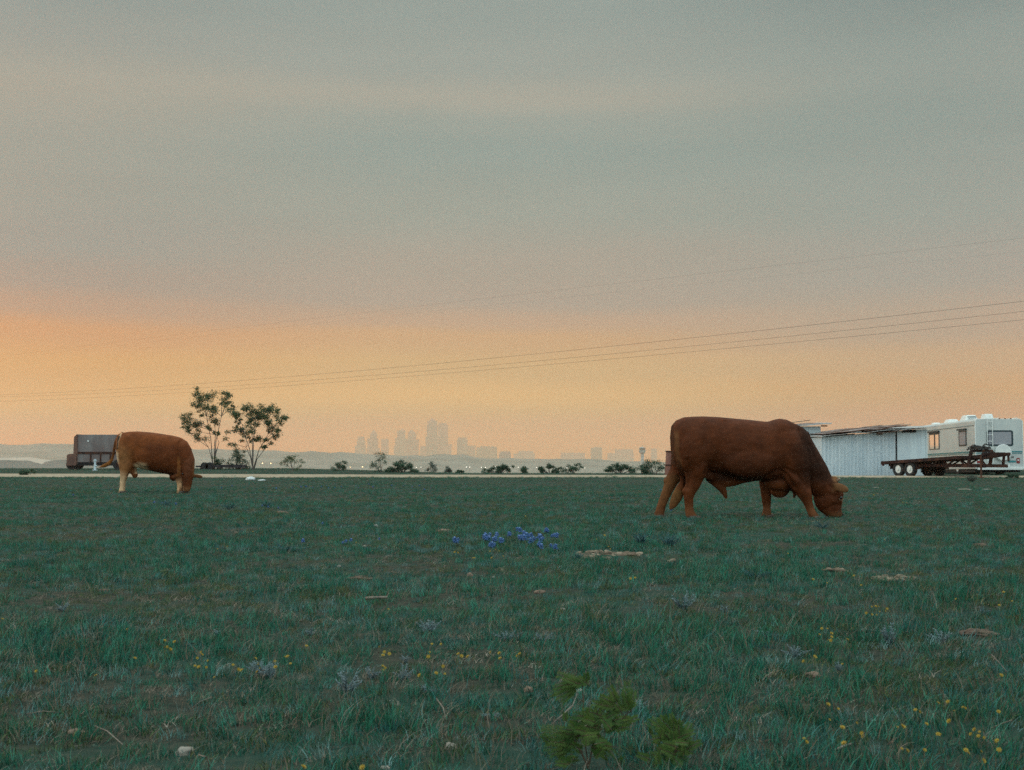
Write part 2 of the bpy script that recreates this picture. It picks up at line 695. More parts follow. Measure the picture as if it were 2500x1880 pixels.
def scatter():
    rng = np.random.default_rng(5)
    pts = []
    zones = [(1.6, 4.5, 330, 1.00), (4.5, 8, 300, 1.0), (8, 14, 190, 1.05), (14, 24, 110, 1.1), (24, 40, 62, 1.15), (40, 61.0, 36, 1.15), (57.5, 62.6, 9, 2.1), (66.5, 112, 16, 1.2)]
    for y0, y1, dens, sca in zones:
        def half(y):
            return 0.40 * y + 1.6
        area = (half(y0) + half(y1)) * (y1 - y0)
        n = int(area * dens)
        y = rng.uniform(y0, y1, n)
        keep = rng.uniform(0, half(y1), n) < half(y)
        y = y[keep]
        x = rng.uniform(-1, 1, len(y)) * half(y)
        pts.append(np.column_stack([x, y, np.full(len(y), sca)]))
    P = np.concatenate(pts)
    out, rot, scl, idx = [], [], [], []
    u1 = rng.random((len(P), 5))
    for (x, y, s), u in zip(P, u1):
        lush = fbm(x, y, 0.55, 21.0) + 0.6 * fbm(x, y, 0.13, 2.0)      # about -1 .. 1
        thin = fbm(x, y, 2.1, 31.0)
        skip = False
        for bx, by, rx, ry in BARE:
            q = ((x - bx) / rx) ** 2 + ((y - by) / ry) ** 2
            if q < 1.0 + 0.7 * thin and u[4] < 0.62:
                skip = True
        if skip or (thin < -0.40 and u[3] < 0.4 and y > 6):
            continue
        dry = (0.15 if y < 9 else 0.11) - 0.24 * lush
        if u[0] < max(0.03, dry * 0.9):
            k = 5 if u[1] < 0.82 else 6
        elif u[0] < max(0.03, dry * 0.9) + (0.045 if y < 10 else 0.016):
            k = 6
        elif u[0] < max(0.03, dry * 0.9) + (0.075 if y < 10 else 0.034):
            k = 7
        elif u[0] > 0.955:
            k = 8
        elif u[0] > 0.955 - max(0.03, 0.16 * (dry + .1)):
            k = 9
        else:
            blue = fbm(x, y, 0.8, 55.0)
            ol = fbm(x, y, 0.5, 77.0)
            if u[1] < 0.16 + 0.35 * max(0, blue):
                k = 3
            elif u[1] > 0.84 - 0.75 * max(0, ol):
                k = 4
            else:
                k = int(u[2] * 3)
        if y > 26 and k in (6, 7):
            k = 2 if k == 7 else 5
        f = s * (0.72 + 0.5 * u[2]) * (1.0 + 0.35 * lush)
        if y > 66 and y > rim(x, y) + 4:
            continue
        if 7 < y:
            f *= 1.0 - 0.14 * min(1.0, (y - 7) / 4.0)
        if y > 14:
            f *= 1.0 - 0.36 * min(1.0, (y - 14) / 36.0)
        out.append((x, y, ground_z(x, y)))
        rot.append((u[3] - .5) * 0.7)
        rot.append((u[4] - .5) * 0.7)
        rot.append(u[1] * 157.0)
        scl.append(max(0.5, f))
        idx.append(k)
    me = bpy.data.meshes.new('grass')
    me.from_pydata(out, [], [])
    a = me.attributes.new('rot', 'FLOAT_VECTOR', 'POINT')
    a.data.foreach_set('vector', rot)
    a = me.attributes.new('scl', 'FLOAT', 'POINT')
    a.data.foreach_set('value', scl)
    a = me.attributes.new('idx', 'INT', 'POINT')
    a.data.foreach_set('value', idx)
    o = bpy.data.objects.new('grass', me)
    link(o)
    tag(o, 'short teal green pasture grass with dry straw tufts', 'grass', kind='stuff')
    ng = bpy.data.node_groups.new('grass_scatter', 'GeometryNodeTree')
    ng.interface.new_socket('Geometry', in_out='INPUT', socket_type='NodeSocketGeometry')
    ng.interface.new_socket('Geometry', in_out='OUTPUT', socket_type='NodeSocketGeometry')
    N, L = ng.nodes, ng.links
    gi, go = N.new('NodeGroupInput'), N.new('NodeGroupOutput')
    iop = N.new('GeometryNodeInstanceOnPoints')
    ci = N.new('GeometryNodeCollectionInfo')
    ci.inputs['Collection'].default_value = SRC
    ci.inputs['Separate Children'].default_value = True
    ci.inputs['Reset Children'].default_value = True

    def attr(nm, ty):
        q = N.new('GeometryNodeInputNamedAttribute')
        q.data_type = ty
        q.inputs['Name'].default_value = nm
        return q.outputs['Attribute']
    L.new(gi.outputs[0], iop.inputs['Points'])
    L.new(ci.outputs[0], iop.inputs['Instance'])
    iop.inputs['Pick Instance'].default_value = True
    L.new(attr('idx', 'INT'), iop.inputs['Instance Index'])
    e2r = N.new('FunctionNodeEulerToRotation')
    L.new(attr('rot', 'FLOAT_VECTOR'), e2r.inputs[0])
    L.new(e2r.outputs[0], iop.inputs['Rotation'])
    L.new(attr('scl', 'FLOAT'), iop.inputs['Scale'])
    L.new(iop.outputs[0], go.inputs[0])
    md = o.modifiers.new('scatter', 'NODES')
    md.node_group = ng
    return len(out)


print('grass tufts', scatter())

# bare stony patches: pale chips lying on the soil
chip_m = mat('pale_limestone_chips', (0.25, 0.20, 0.145), (0.12, 0.09, 0.065), scale=9.0, rough=0.95, spec=0.1)


def chips():
    rnd = random.Random(4)
    mb = MB()
    for bx, by, rx, ry in BARE:
        for _ in range(int(40 + 100 * rx)):
            a = rnd.uniform(0, 6.28)
            r = math.sqrt(rnd.random())
            x, y = bx + rx * r * math.cos(a), by + ry * r * math.sin(a)
            if fbm(x, y, 2.4, 90.0) < -.04:
                continue
            s = rnd.uniform(0.012, 0.045)
            M = Matrix.Translation((x, y, ground_z(x, y) + s * 0.2)) @ Euler((rnd.uniform(-.4, .4), rnd.uniform(-.4, .4), rnd.uniform(0, 6))).to_matrix().to_4x4()
            mb.ell((0, 0, 0), (s * rnd.uniform(.7, 1.3), s, s * rnd.uniform(.3, .6)), 6, 4, M=M)
    o = mb.build('gravel', chip_m)
    tag(o, 'pale stone chips on bare soil patches in the grass', 'gravel', kind='stuff')


chips()


# ------------------------------------------------------------------ cattle
def finish_body(mb, name, parent, voxel, smooth_it, colfn, m, relief=None):
    me = mb.mesh(name + '_raw')
    tmp = bpy.data.objects.new(name + '_raw', me)
    COL.objects.link(tmp)
    rm = tmp.modifiers.new('r', 'REMESH')
    rm.mode = 'VOXEL'
    rm.voxel_size = voxel
    sm = tmp.modifiers.new('s', 'SMOOTH')
    sm.iterations = smooth_it
    sm.factor = 0.5
    dg = bpy.context.evaluated_depsgraph_get()
    out = bpy.data.meshes.new_from_object(tmp.evaluated_get(dg))
    bpy.data.objects.remove(tmp)
    bpy.data.meshes.remove(me)
    out.name = name
    out.materials.clear()
    out.materials.append(m)
    if relief:
        shift = [v.normal * relief(v.co, v.normal) for v in out.vertices]
        for v, d in zip(out.vertices, shift):
            v.co += d
    ca = out.color_attributes.new('coat', 'FLOAT_COLOR', 'POINT')
    buf = []
    for v in out.vertices:
        c = colfn(v.co)
        buf += [c[0], c[1], c[2], 1.0]
    ca.data.foreach_set('color', buf)
    out.polygons.foreach_set('use_smooth', [True] * len(out.polygons))
    o = bpy.data.objects.new(name, out)
    return link(o, parent)


def coat_material(name, tint):
    m = bpy.data.materials.new(name)
    t = NT(m)
    at_ = t.node('ShaderNodeAttribute', attribute_name='coat')
    f = t.noise(7.0, 5.0)
    f2 = t.noise(60.0, 3.0, stretch=(1.0, 1.0, 0.25))
    g = t.mix(t.rng(f, 0.3, 0.7), (0.72, 0.72, 0.72), (1.25, 1.22, 1.2))
    g2 = t.mix(t.rng(f2, 0.3, 0.7), (0.86, 0.86, 0.86), (1.14, 1.14, 1.14))
    c = t.mix(1.0, at_.outputs['Color'], g, 'MULTIPLY')
    c = t.mix(1.0, c, g2, 'MULTIPLY')
    c = t.mix(1.0, c, tint, 'MULTIPLY')
    t.set(t.p.inputs['Base Color'], c)
    t.p.inputs['Roughness'].default_value = 0.62
    t.p.inputs['Specular IOR Level'].default_value = 0.10
    pass
    t.bump(f2, 0.35, 0.012)
    return m


def sst(v, a, b):
    k = min(1.0, max(0.0, (v - a) / (b - a)))
    return k * k * (3 - 2 * k)


def lerp3(a, b, k):
    return tuple(a[i] + (b[i] - a[i]) * k for i in range(3))


class Beast:
    """profile drawings in sheet units: u to the right, v down; y is across the body (towards the viewer is negative)"""
    def __init__(s, u0, v0, scale):
        s.u0, s.v0, s.k = u0, v0, scale
        s.mb = MB()

    def P(s, u, v, y=0.0):
        return Vector(((u - s.u0) / s.k, y, (s.v0 - v) / s.k))

    def torso(s, rows, n=28):
        rs = []
        for u, top, bot, w in rows:
            c = (top + bot) / 2
            h = (bot - top) / 2 / s.k
            ring = []
            for i in range(n):
                a = 2 * math.pi * i / n
                cx, sx = math.cos(a), math.sin(a)
                yy = w * math.copysign(abs(cx) ** 0.82, cx) * (1.0 - 0.10 * (sx > 0) * sx)
                zz = h * math.copysign(abs(sx) ** 0.86, sx)
                p = s.P(u, c)
                ring.append((p.x, yy, p.z + zz))
            rs.append(ring)
        s.mb.rings(rs)

    def spine(s, rows, n=20):
        """rings square to a bent axis: (u, v, half depth in sheet units, half width m, y)"""
        pts = [Vector((r[0], r[1])) for r in rows]
        rs = []
        for i, r in enumerate(rows):
            d = (pts[min(i + 1, len(pts) - 1)] - pts[max(i - 1, 0)]).normalized()
            nrm = Vector((-d.y, d.x))
            yo = r[4] if len(r) > 4 else 0.0
            ring = []
            for k in range(n):
                a = 2 * math.pi * k / n
                q = pts[i] + nrm * (r[2] * math.sin(a))
                p = s.P(q.x, q.y)
                ring.append((p.x, yo + r[3] * math.cos(a), p.z))
            rs.append(ring)
        s.mb.rings(rs)

    def level(s, rows, n=22):
        """head: rows (v, u left, u right, half width, y): level slices"""
        rs = []
        for v, ul, ur, w, y in rows:
            ring = []
            for k in range(n):
                a = 2 * math.pi * k / n
                q = (ul + ur) / 2 + (ur - ul) / 2 * math.cos(a)
                p = s.P(q, v)
                ring.append((p.x, y + w * math.copysign(abs(math.sin(a)) ** 0.9, math.sin(a)), p.z))
            rs.append(ring)
        s.mb.rings(rs)

    def blob(s, u, v, ru, rv, y, w, rot=0.0):
        p = s.P(u, v, y)
        M = Matrix.Translation(p) @ Matrix.Rotation(rot, 4, 'Y')
        s.mb.ell((0, 0, 0), (ru / s.k, w, rv / s.k), 18, 12, M=M)


bull_pos = at(1550 + 1000 / 3.687, 970 + 1085 / 3.687, 21.0)
bull_root = empty('bull', (bull_pos.x, 21.0, -0.025), 0, 'big dark red-brown bull grazing in front of the tin shed', 'bull', 'grazing cattle')
B = Beast(1000, 1085, 608)
B.torso([(334, 300, 480, .10), (346, 248, 600, .19), (388, 199, 690, .27), (450, 174, 715, .31), (520, 169, 715, .335), (620, 166, 690, .335), (740, 171, 668, .345),
         (850, 181, 712, .38), (950, 190, 738, .395), (1050, 199, 748, .395), (1150, 211, 745, .375), (1205, 214, 745, .36), (1260, 196, 745, .345), (1310, 186, 750, .33), (1370, 196, 760, .315),
         (1450, 234, 765, .29), (1520, 268, 740, .25), (1570, 325, 690, .19)])
B.spine([(1400, 450, 225, .27), (1450, 505, 200, .265), (1540, 590, 158, .215), (1620, 700, 140, .175), (1680, 795, 118, .15), (1705, 860, 95, .13)])
B.level([(726, 1700, 1806, .085, 0), (750, 1672, 1822, .115, 0), (800, 1632, 1852, .14, 0), (860, 1606, 1877, .15, 0), (915, 1606, 1869, .14, 0), (965, 1622, 1858, .122, 0),
         (1005, 1648, 1854, .105, 0), (1038, 1692, 1864, .105, 0), (1062, 1722, 1866, .10, 0), (1079, 1752, 1852, .07, 0)])
# haunch, shoulder, hip and rib masses
for sgn in (-1, 1):
    B.blob(520, 470, 135, 215, sgn * .215, .155, 0.15)
    B.blob(560, 620, 95, 140, sgn * .20, .125, 0.25)
    B.blob(1420, 520, 120, 235, sgn * .20, .155, -0.2)
    B.blob(1010, 560, 250, 160, sgn * .27, .15)
    B.blob(1760, 770, 60, 40, sgn * .085, .06)
# near hind leg
B.spine([(520, 560, 118, .12, -.18), (535, 690, 92, .115, -.18), (512, 780, 66, .085, -.18), (482, 842, 54, .066, -.18), (474, 890, 45, .055, -.18), (477, 950, 40, .05, -.18),
         (480, 1005, 39, .05, -.18), (486, 1035, 44, .056, -.18), (496, 1062, 55, .064, -.18), (502, 1092, 62, .07, -.18)], 16)
# far hind leg, set back
B.spine([(450, 540, 110, .12, .18), (408, 670, 80, .105, .18), (350, 742, 62, .08, .18), (320, 815, 50, .062, .18), (285, 895, 43, .052, .18), (258, 965, 40, .05, .18),
         (243, 1015, 42, .054, .18), (234, 1055, 47, .062, .18), (232, 1090, 52, .068, .18)], 16)
# far fore leg
B.spine([(1240, 640, 100, .12, .17), (1205, 770, 70, .095, .17), (1200, 850, 49, .075, .17), (1203, 925, 43, .062, .17), (1207, 985, 35, .046, .17), (1205, 1035, 41, .055, .17),
         (1200, 1062, 46, .062, .17), (1206, 1092, 54, .068, .17)], 16)
# near fore leg, stepping forward
B.spine([(1400, 600, 135, .13, -.19), (1450, 735, 106, .12, -.19), (1490, 825, 76, .095, -.19), (1518, 895, 54, .074, -.19), (1532, 935, 42, .062, -.19), (1550, 990, 36, .046, -.19),
         (1570, 1035, 39, .055, -.19), (1588, 1062, 43, .062, -.19), (1594, 1094, 50, .068, -.19)], 16)
# brisket, dewlap, sheath and flank fold
B.blob(1305, 815, 92, 84, 0.03, .10)
B.blob(1320, 765, 150, 78, 0.0, .17)
B.blob(1432, 880, 12, 24, 0.0, .03)
B.spine([(1560, 760, 70, .05), (1480, 800, 55, .045), (1420, 850, 40, .04)], 10)
B.spine([(700, 690, 80, .07), (735, 740, 60, .06), (780, 800, 42, .048), (812, 858, 25, .034), (826, 905, 12, .018)], 12)
B.spine([(690, 690, 80, .08), (800, 725, 80, .08), (880, 735, 62, .07), (980, 722, 45, .06), (1080, 715, 34, .06)], 12)
B.blob(300, 748, 26, 34, .18, .05)
B.blob(440, 836, 24, 34, -.18, .045)
B.spine([(600, 640, 60, .05, -.2), (650, 690, 42, .05, -.12), (720, 720, 36, .05, -.04)], 12)
B.blob(446, 775, 26, 62, 0.02, .06)
# tail with its switch
B.spine([(400, 215, 26, .035), (352, 262, 20, .03), (337, 350, 17, .028, -.02), (340, 440, 17, .026, -.04), (352, 530, 16, .025, -.05), (385, 610, 16, .025, -.06), (420, 680, 18, .026, -.06),
         (432, 750, 24, .03, -.05), (412, 820, 48, .05, -.03), (380, 895, 52, .05, -.01), (344, 965, 36, .035, 0), (318, 1003, 10, .012, 0)], 10)
# ears (the near one drops forward past the eye)
for sgn in (-1, 1):
    e0, e1 = B.P(1766, 782, sgn * .12), B.P(1880, 826, sgn * .215)
    mid = e0.lerp(e1, 0.5)
    d = (e1 - e0)
    rot = d.to_track_quat('X', 'Z').to_matrix().to_4x4()
    B.mb.ell((0, 0, 0), (d.length * 0.62, 0.030, 0.066), 16, 10, M=Matrix.Translation(mid) @ rot)
B.blob(1800, 728, 34, 24, 0, .075, 0.3)


def bull_coat(p):
    u, v, y = p.x * 608 + 1000, 1085 - p.z * 608, p.y
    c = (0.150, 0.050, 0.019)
    c = lerp3(c, (0.115, 0.040, 0.017), sst(v, 400, 660) * (u < 1330) * (u > 600))  # flank shade painted into the coat, darker down the barrel
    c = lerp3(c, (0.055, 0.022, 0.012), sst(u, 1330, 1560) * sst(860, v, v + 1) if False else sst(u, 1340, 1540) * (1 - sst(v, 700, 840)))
    c = lerp3(c, (0.080, 0.028, 0.012), sst(u, 640, 760) * (1 - sst(u, 1080, 1180)) * sst(v, 610, 710) * (1 - sst(v, 735, 760)))  # belly shade painted into the coat colour
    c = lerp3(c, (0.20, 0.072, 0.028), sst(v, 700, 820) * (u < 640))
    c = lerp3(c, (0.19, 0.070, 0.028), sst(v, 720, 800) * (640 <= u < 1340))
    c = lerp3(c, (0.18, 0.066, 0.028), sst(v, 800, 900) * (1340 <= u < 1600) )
    if 350 < u < 430 and 270 < v < 640 and y > -0.3:          # painted highlight down the lit back of the thigh
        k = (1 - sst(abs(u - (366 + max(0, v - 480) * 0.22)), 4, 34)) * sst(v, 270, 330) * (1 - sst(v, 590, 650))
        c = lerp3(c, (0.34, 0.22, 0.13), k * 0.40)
    if u < 348 and v < 640 or (v < 700 and u < 440 and v > 560 and abs(u - (352 + (v - 530) * .45)) < 22):
        c = lerp3(c, (0.095, 0.037, 0.018), 0.8)
    if u < 460 and v > 790 and abs(y) < 0.075:                # switch
        c = lerp3(c, (0.34, 0.20, 0.10), sst(v, 770, 850))
    if u < 420 and v > 640 and y > .06:
        c = lerp3(c, (0.30, 0.16, 0.085), sst(v, 640, 740))
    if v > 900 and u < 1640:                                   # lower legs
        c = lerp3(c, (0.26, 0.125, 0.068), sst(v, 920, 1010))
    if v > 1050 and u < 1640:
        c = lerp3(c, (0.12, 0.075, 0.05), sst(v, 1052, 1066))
    if u > 1590:
        if v > 860:
            c = lerp3(c, (0.125, 0.045, 0.02), 0.6)
        c = lerp3(c, (0.20, 0.105, 0.055), sst(v, 1000, 1050))
        if u > 1825 and 880 < v < 1030:
            c = lerp3(c, (0.24, 0.12, 0.06), sst(u, 1838, 1866) * 0.7)
        if 700 < v < 752:
            c = lerp3(c, (0.34, 0.20, 0.11), sst(u, 1750, 1790) * 0.9)
        if abs(y) > 0.135 and u > 1745 and v < 865:           # ears
            c = lerp3(c, (0.36, 0.22, 0.14), sst(abs(y), 0.135, 0.16))
    return c


BULL_FOLDS = (      # (points on the side, half width in sheet units, depth in metres)
    (((1300, 300), (1275, 430), (1290, 560), (1300, 700)), 34, .016), (((790, 215), (770, 330), (760, 450), (720, 580), (640, 680)), 46, .022),
    (((1480, 270), (1500, 400), (1515, 560), (1505, 700), (1530, 800)), 26, .024), (((1330, 640), (1420, 690), (1500, 780)), 20, .014),
    (((1180, 690), (1260, 650), (1340, 690), (1400, 800)), 18, .012), (((455, 560), (480, 690), (460, 800)), 22, .014),
    (((1560, 420), (1600, 560), (1620, 720)), 12, .008), (((1610, 520), (1640, 660), (1660, 760)), 10, .007), (((1640, 900), (1720, 860), (1790, 880)), 22, .010),
    (((1690, 1010), (1760, 960), (1830, 960)), 16, .007), (((620, 240), (640, 330), (600, 430)), 26, .008), (((940, 330), (930, 480), (950, 620)), 16, .005),
    (((1020, 320), (1010, 480), (1030, 640)), 16, .005), (((1100, 320), (1090, 480), (1110, 640)), 16, .005))


def seg_d(u, v, a, b):
    ax, ay = b[0] - a[0], b[1] - a[1]
    k = max(0.0, min(1.0, ((u - a[0]) * ax + (v - a[1]) * ay) / (ax * ax + ay * ay)))
    return math.hypot(u - a[0] - k * ax, v - a[1] - k * ay)


def bull_relief(p, n):
    u, v = p.x * 608 + 1000, 1085 - p.z * 608
    if abs(n.y) < 0.25:
        return 0.0
    d = 0.0
    for pts, w, dep in BULL_FOLDS:
        q = min(seg_d(u, v, a, b) for a, b in zip(pts, pts[1:]))
        if q < 3 * w:
            d -= 1.7 * dep * math.exp(-(q / w) ** 2)
    d += 0.008 * mnoise.fractal(p * 6.0, 1.0, 2.0, 3)
    return d * min(1.0, (abs(n.y) - .25) / .4)


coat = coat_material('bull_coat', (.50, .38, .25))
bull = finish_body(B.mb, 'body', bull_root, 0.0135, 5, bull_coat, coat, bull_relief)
eye_m = mat('dark_wet_eye', (0.006, 0.004, 0.004), rough=0.12, spec=0.6)
lid_m = mat('pale_eyelid', (0.24, 0.16, 0.10), rough=0.8)
horn_m = mat('pale_horn', (0.40, 0.30, 0.20), (0.22, 0.15, 0.10), scale=20, rough=0.6)
hoof_m = mat('dark_hoof', (0.045, 0.034, 0.028), (0.09, 0.065, 0.05), scale=18, rough=0.6)
for sgn in (-1, 1):
    p = B.P(1836, 893, sgn * 0.128)
    M = Matrix.Translation(p)
    e = MB().ell((0, 0, 0), (.024, .016, .022), 14, 10, M=M).build('eye', eye_m, bull_root, True)
    MB().tube([p + Vector((0.032 * math.cos(a), sgn * (0.012 - 0.010 * abs(math.cos(a))), 0.030 * math.sin(a) - 0.006)) for a in [math.pi + i * math.pi / 10 for i in range(11)]], 0.004, 6).build('eyelid', lid_m, e, True)
    p = B.P(1862, 1045, sgn * 0.062)
    MB().ell((0, 0, 0), (.013, .012, .018), 12, 8, M=Matrix.Translation(p)).build('nostril', eye_m, bull_root, True)
    q = B.P(1812, 742, sgn * 0.075)
    MB().tube([q + Vector((-.012, -sgn * .02, -.01)), q + Vector((.012, sgn * .02, .018)), q + Vector((.026, sgn * .04, .036))], [.024, .02, .008], 10).build('horn', horn_m, bull_root, True)


def hooves(bst, rows, root):
    for u, y, ru, w in rows:
        mb = MB()
        for s in (-1, 1):
            p = bst.P(u, bst.v0, y + s * w * 0.48)
            rr = ru / bst.k
            rs = []
            for z, k in ((0.0, 1.0), (0.03, 0.92), (0.055, 0.78)):
                rs.append([(p.x + 0.012 + rr * k * math.cos(a) * (1.12 if math.cos(a) > 0 else 0.85), p.y + w * .5 * k * math.sin(a), z) for a in [2 * math.pi * i / 12 for i in range(12)]])
            mb.rings(rs)
        mb.build('hoof', hoof_m, root, True)


hooves(B, [(508, -.18, 64, .075), (236, .18, 56, .072), (1208, .17, 58, .072), (1598, -.19, 55, .072)], bull_root)
# stalks in the bull's mouth belong to its muzzle line
rnd = random.Random(3)
mb = MB()
for i in range(26):
    p = B.P(rnd.uniform(1700, 1865), rnd.uniform(1045, 1080), rnd.uniform(-.12, .02))
    q = p + Vector((rnd.uniform(-.06, .06), rnd.uniform(-.05, .02), rnd.uniform(-.03, .07)))
    mb.tube([p, p.lerp(q, .5) + Vector((0, 0, .012)), q], [.003, .003, .0015], 4)
hay = mb.build('grass_wisp', g_straw)
hay.location = (bull_pos.x, 21.0, 0)
tag(hay, 'pale dry grass stalks hanging from the grazing bull\'s muzzle', 'grass stalks', kind='stuff')

# the smaller, paler animal further off
cow_pos = at(120 + 900 / 3.456, 1200.5, 35.3)
cow_root = empty('cow', (cow_pos.x, 35.3, -0.01), 0, 'ginger cow with white hind leg and belly, tail swishing, by the livestock trailer', 'cow', 'grazing cattle')
K = 340.0
Cw = Beast(900, 935, K)
Cw.torso([(566, 480, 600, .09), (584, 446, 690, .19), (620, 426, 720, .26), (670, 418, 728, .30), (740, 415, 722, .31), (850, 423, 748, .345), (950, 437, 770, .36), (1040, 451, 785, .34),
          (1105, 468, 780, .30), (1155, 498, 760, .26), (1190, 555, 730, .20), (1208, 620, 700, .13)])
for sgn in (-1, 1):
    Cw.blob(655, 560, 75, 120, sgn * .19, .14, 0.1)
    Cw.blob(1090, 600, 65, 120, sgn * .18, .13, -0.1)
    Cw.blob(860, 620, 150, 95, sgn * .23, .13)
Cw.spine([(1085, 600, 78, .22), (1130, 650, 66, .19, -.05), (1160, 710, 56, .16, -.11)], 16)
Cw.blob(1055, 788, 40, 48, 0.0, .12, .5)
Cw.level([(575, 1161, 1195, .05, -.03), (605, 1141, 1215, .085, -.06), (650, 1123, 1233, .11, -.11), (690, 1123, 1237, .125, -.16), (740, 1131, 1237, .14, -.19), (790, 1137, 1232, .14, -.21), (830, 1143, 1225, .125, -.22),
          (870, 1149, 1218, .105, -.23), (900, 1154, 1210, .10, -.235), (922, 1163, 1199, .075, -.235)])
Cw.spine([(665, 640, 78, .12, -.17), (658, 715, 58, .10, -.17), (646, 765, 33, .07, -.17), (634, 830, 21, .05, -.17), (630, 880, 18, .047, -.17), (626, 912, 21, .055, -.17), (627, 937, 26, .062, -.17)], 14)
Cw.spine([(646, 640, 78, .12, .17), (644, 715, 56, .10, .17), (626, 770, 30, .07, .17), (613, 835, 20, .05, .17), (608, 885, 18, .047, .17), (604, 912, 21, .055, .17), (606, 937, 25, .062, .17)], 14)
Cw.spine([(1080, 690, 65, .12, -.16), (1104, 775, 37, .085, -.16), (1115, 845, 28, .062, -.16), (1117, 890, 24, .05, -.16), (1116, 915, 27, .055, -.16), (1118, 937, 32, .062, -.16)], 14)
Cw.spine([(1056, 690, 65, .12, .16), (1086, 775, 36, .085, .16), (1108, 845, 27, .062, .16), (1118, 890, 24, .05, .16), (1120, 937, 30, .062, .16)], 14)
Cw.blob(722, 780, 26, 30, 0.0, .07)
Cw.blob(705, 745, 34, 36, 0.0, .08)
Cw.spine([(620, 432, 18, .035), (580, 455, 15, .03), (556, 500, 13, .028), (544, 560, 12, .026), (538, 612, 12, .026), (526, 655, 14, .03), (500, 688, 19, .038), (462, 706, 17, .035), (430, 716, 9, .02), (414, 722, 3, .01)], 10)
for (a, b, y0, y1) in ((1216, 1306, -.15, -.20), (1112, 1060, -.32, -.36)):
    e0, e1 = Cw.P(a, 786, y0), Cw.P(b, 798, y1)
    d = e1 - e0
    Cw.mb.ell((0, 0, 0), (d.length * .58, .026, .050), 14, 8, M=Matrix.Translation(e0.lerp(e1, .5)) @ d.to_track_quat('X', 'Z').to_matrix().to_4x4())


def cow_coat(p):
    u, v, y = p.x * K + 900, 935 - p.z * K, p.y
    c = (0.220, 0.078, 0.026)
    c = lerp3(c, (0.155, 0.052, 0.019), sst(u, 780, 900) * sst(v, 470, 560))
    c = lerp3(c, (0.10, 0.036, 0.015), sst(v, 690, 760) * (1 - sst(v, 790, 800)) * sst(u, 800, 860))
    w = mnoise.noise(Vector((u * .012, v * .012, 3.0)))
    # white-flecked thigh and rump edge
    k = (1 - sst(u, 640, 760)) * sst(v, 470 + 60 * w, 640) * 0.5
    c = lerp3(c, (0.50, 0.31, 0.18), k * 1.2)
    c = lerp3(c, (0.95, 0.92, 0.88), (1 - sst(u, 585, 618)) * sst(v, 570, 610) * (1 - sst(v, 690, 740)) * (u > 553))
    c = lerp3(c, (0.80, 0.72, 0.62), (1 - sst(abs(u - 606 + (v - 440) * .10), 5, 13)) * (430 < v < 560) * .8)
    k = sst(v, 668 + 30 * w, 705) * (1 - sst(u, 800, 870)) * sst(u, 715, 745) * (v < 770)
    c = lerp3(c, (0.95, 0.86, 0.76), k)
    if u < 700 and v > 720:
        c = lerp3(c, (0.95, 0.84, 0.72), sst(v, 740 + 40 * w, 840))
    if u > 1060 and v > 780 and (u < 1140 or y > 0):
        c = lerp3(c, (0.95, 0.74, 0.58), sst(v, 790, 880))
    if u > 1116 and y < -.02 and v > 640:
        c = lerp3(c, (0.125, 0.046, 0.019), 0.8 * sst(u, 1120, 1152))
        c = lerp3(c, (0.26, 0.15, 0.09), sst(v, 860, 910))
    if 1098 < u < 1124 and 610 < v < 800 and y < 0:
        c = lerp3(c, (0.36, 0.17, 0.07), .7 * sst(v, 610, 660))  # lit edge of the neck, painted as a lighter tan strip
    if u > 1228:
        c = lerp3(c, (0.20, 0.11, 0.06), 0.8)
    if u < 552:
        c = lerp3((0.17, 0.075, 0.03), (0.30, 0.15, 0.05), sst(v, 600, 690))
    if 560 < u < 615 and 455 < v < 570 and y < .02:
        c = lerp3(c, (0.03, 0.022, 0.02), 1 - sst(abs(u - 594 + (v - 500) * .05), 7, 15))
    if v > 912:
        c = lerp3(c, (0.15, 0.11, 0.09), 0.6)
    return c


COW_FOLDS = ((((1120, 480), (1110, 600), (1108, 720), (1122, 800)), 12, .030), (((1025, 480), (1015, 600), (1040, 720)), 18, .018), (((740, 450), (760, 560), (735, 680)), 26, .022),
             (((660, 430), (690, 520)), 20, .012), (((850, 470), (845, 660)), 14, .005), (((910, 470), (905, 680)), 14, .005), (((1128, 700), (1180, 690), (1222, 730)), 10, .010))


def cow_relief(p, n):
    u, v = p.x * K + 900, 935 - p.z * K
    if abs(n.y) < 0.2 or p.y > 0.05:
        return 0.0
    d = 0.0
    for pts, w, dep in COW_FOLDS:
        q = min(seg_d(u, v, a, b) for a, b in zip(pts, pts[1:]))
        if q < 3 * w:
            d -= dep * math.exp(-(q / w) ** 2)
    return (d + 0.006 * mnoise.fractal(p * 6.0, 1.0, 2.0, 3)) * min(1.0, (abs(n.y) - .2) / .4)


finish_body(Cw.mb, 'body', cow_root, 0.015, 5, cow_coat, coat_material('cow_coat', (.66, .51, .34)), cow_relief)
hooves(Cw, [(628, -.17, 25, .066), (607, .17, 24, .066), (1120, -.16, 28, .066), (1122, .16, 28, .066)], cow_root)
for yy, uu in ((-.335, 1150), (-.30, 1205)):
    MB().ell((0, 0, 0), (.02, .02, .022), 12, 8, M=Matrix.Translation(Cw.P(uu, 772, yy))).build('eye', eye_m, cow_root, True)

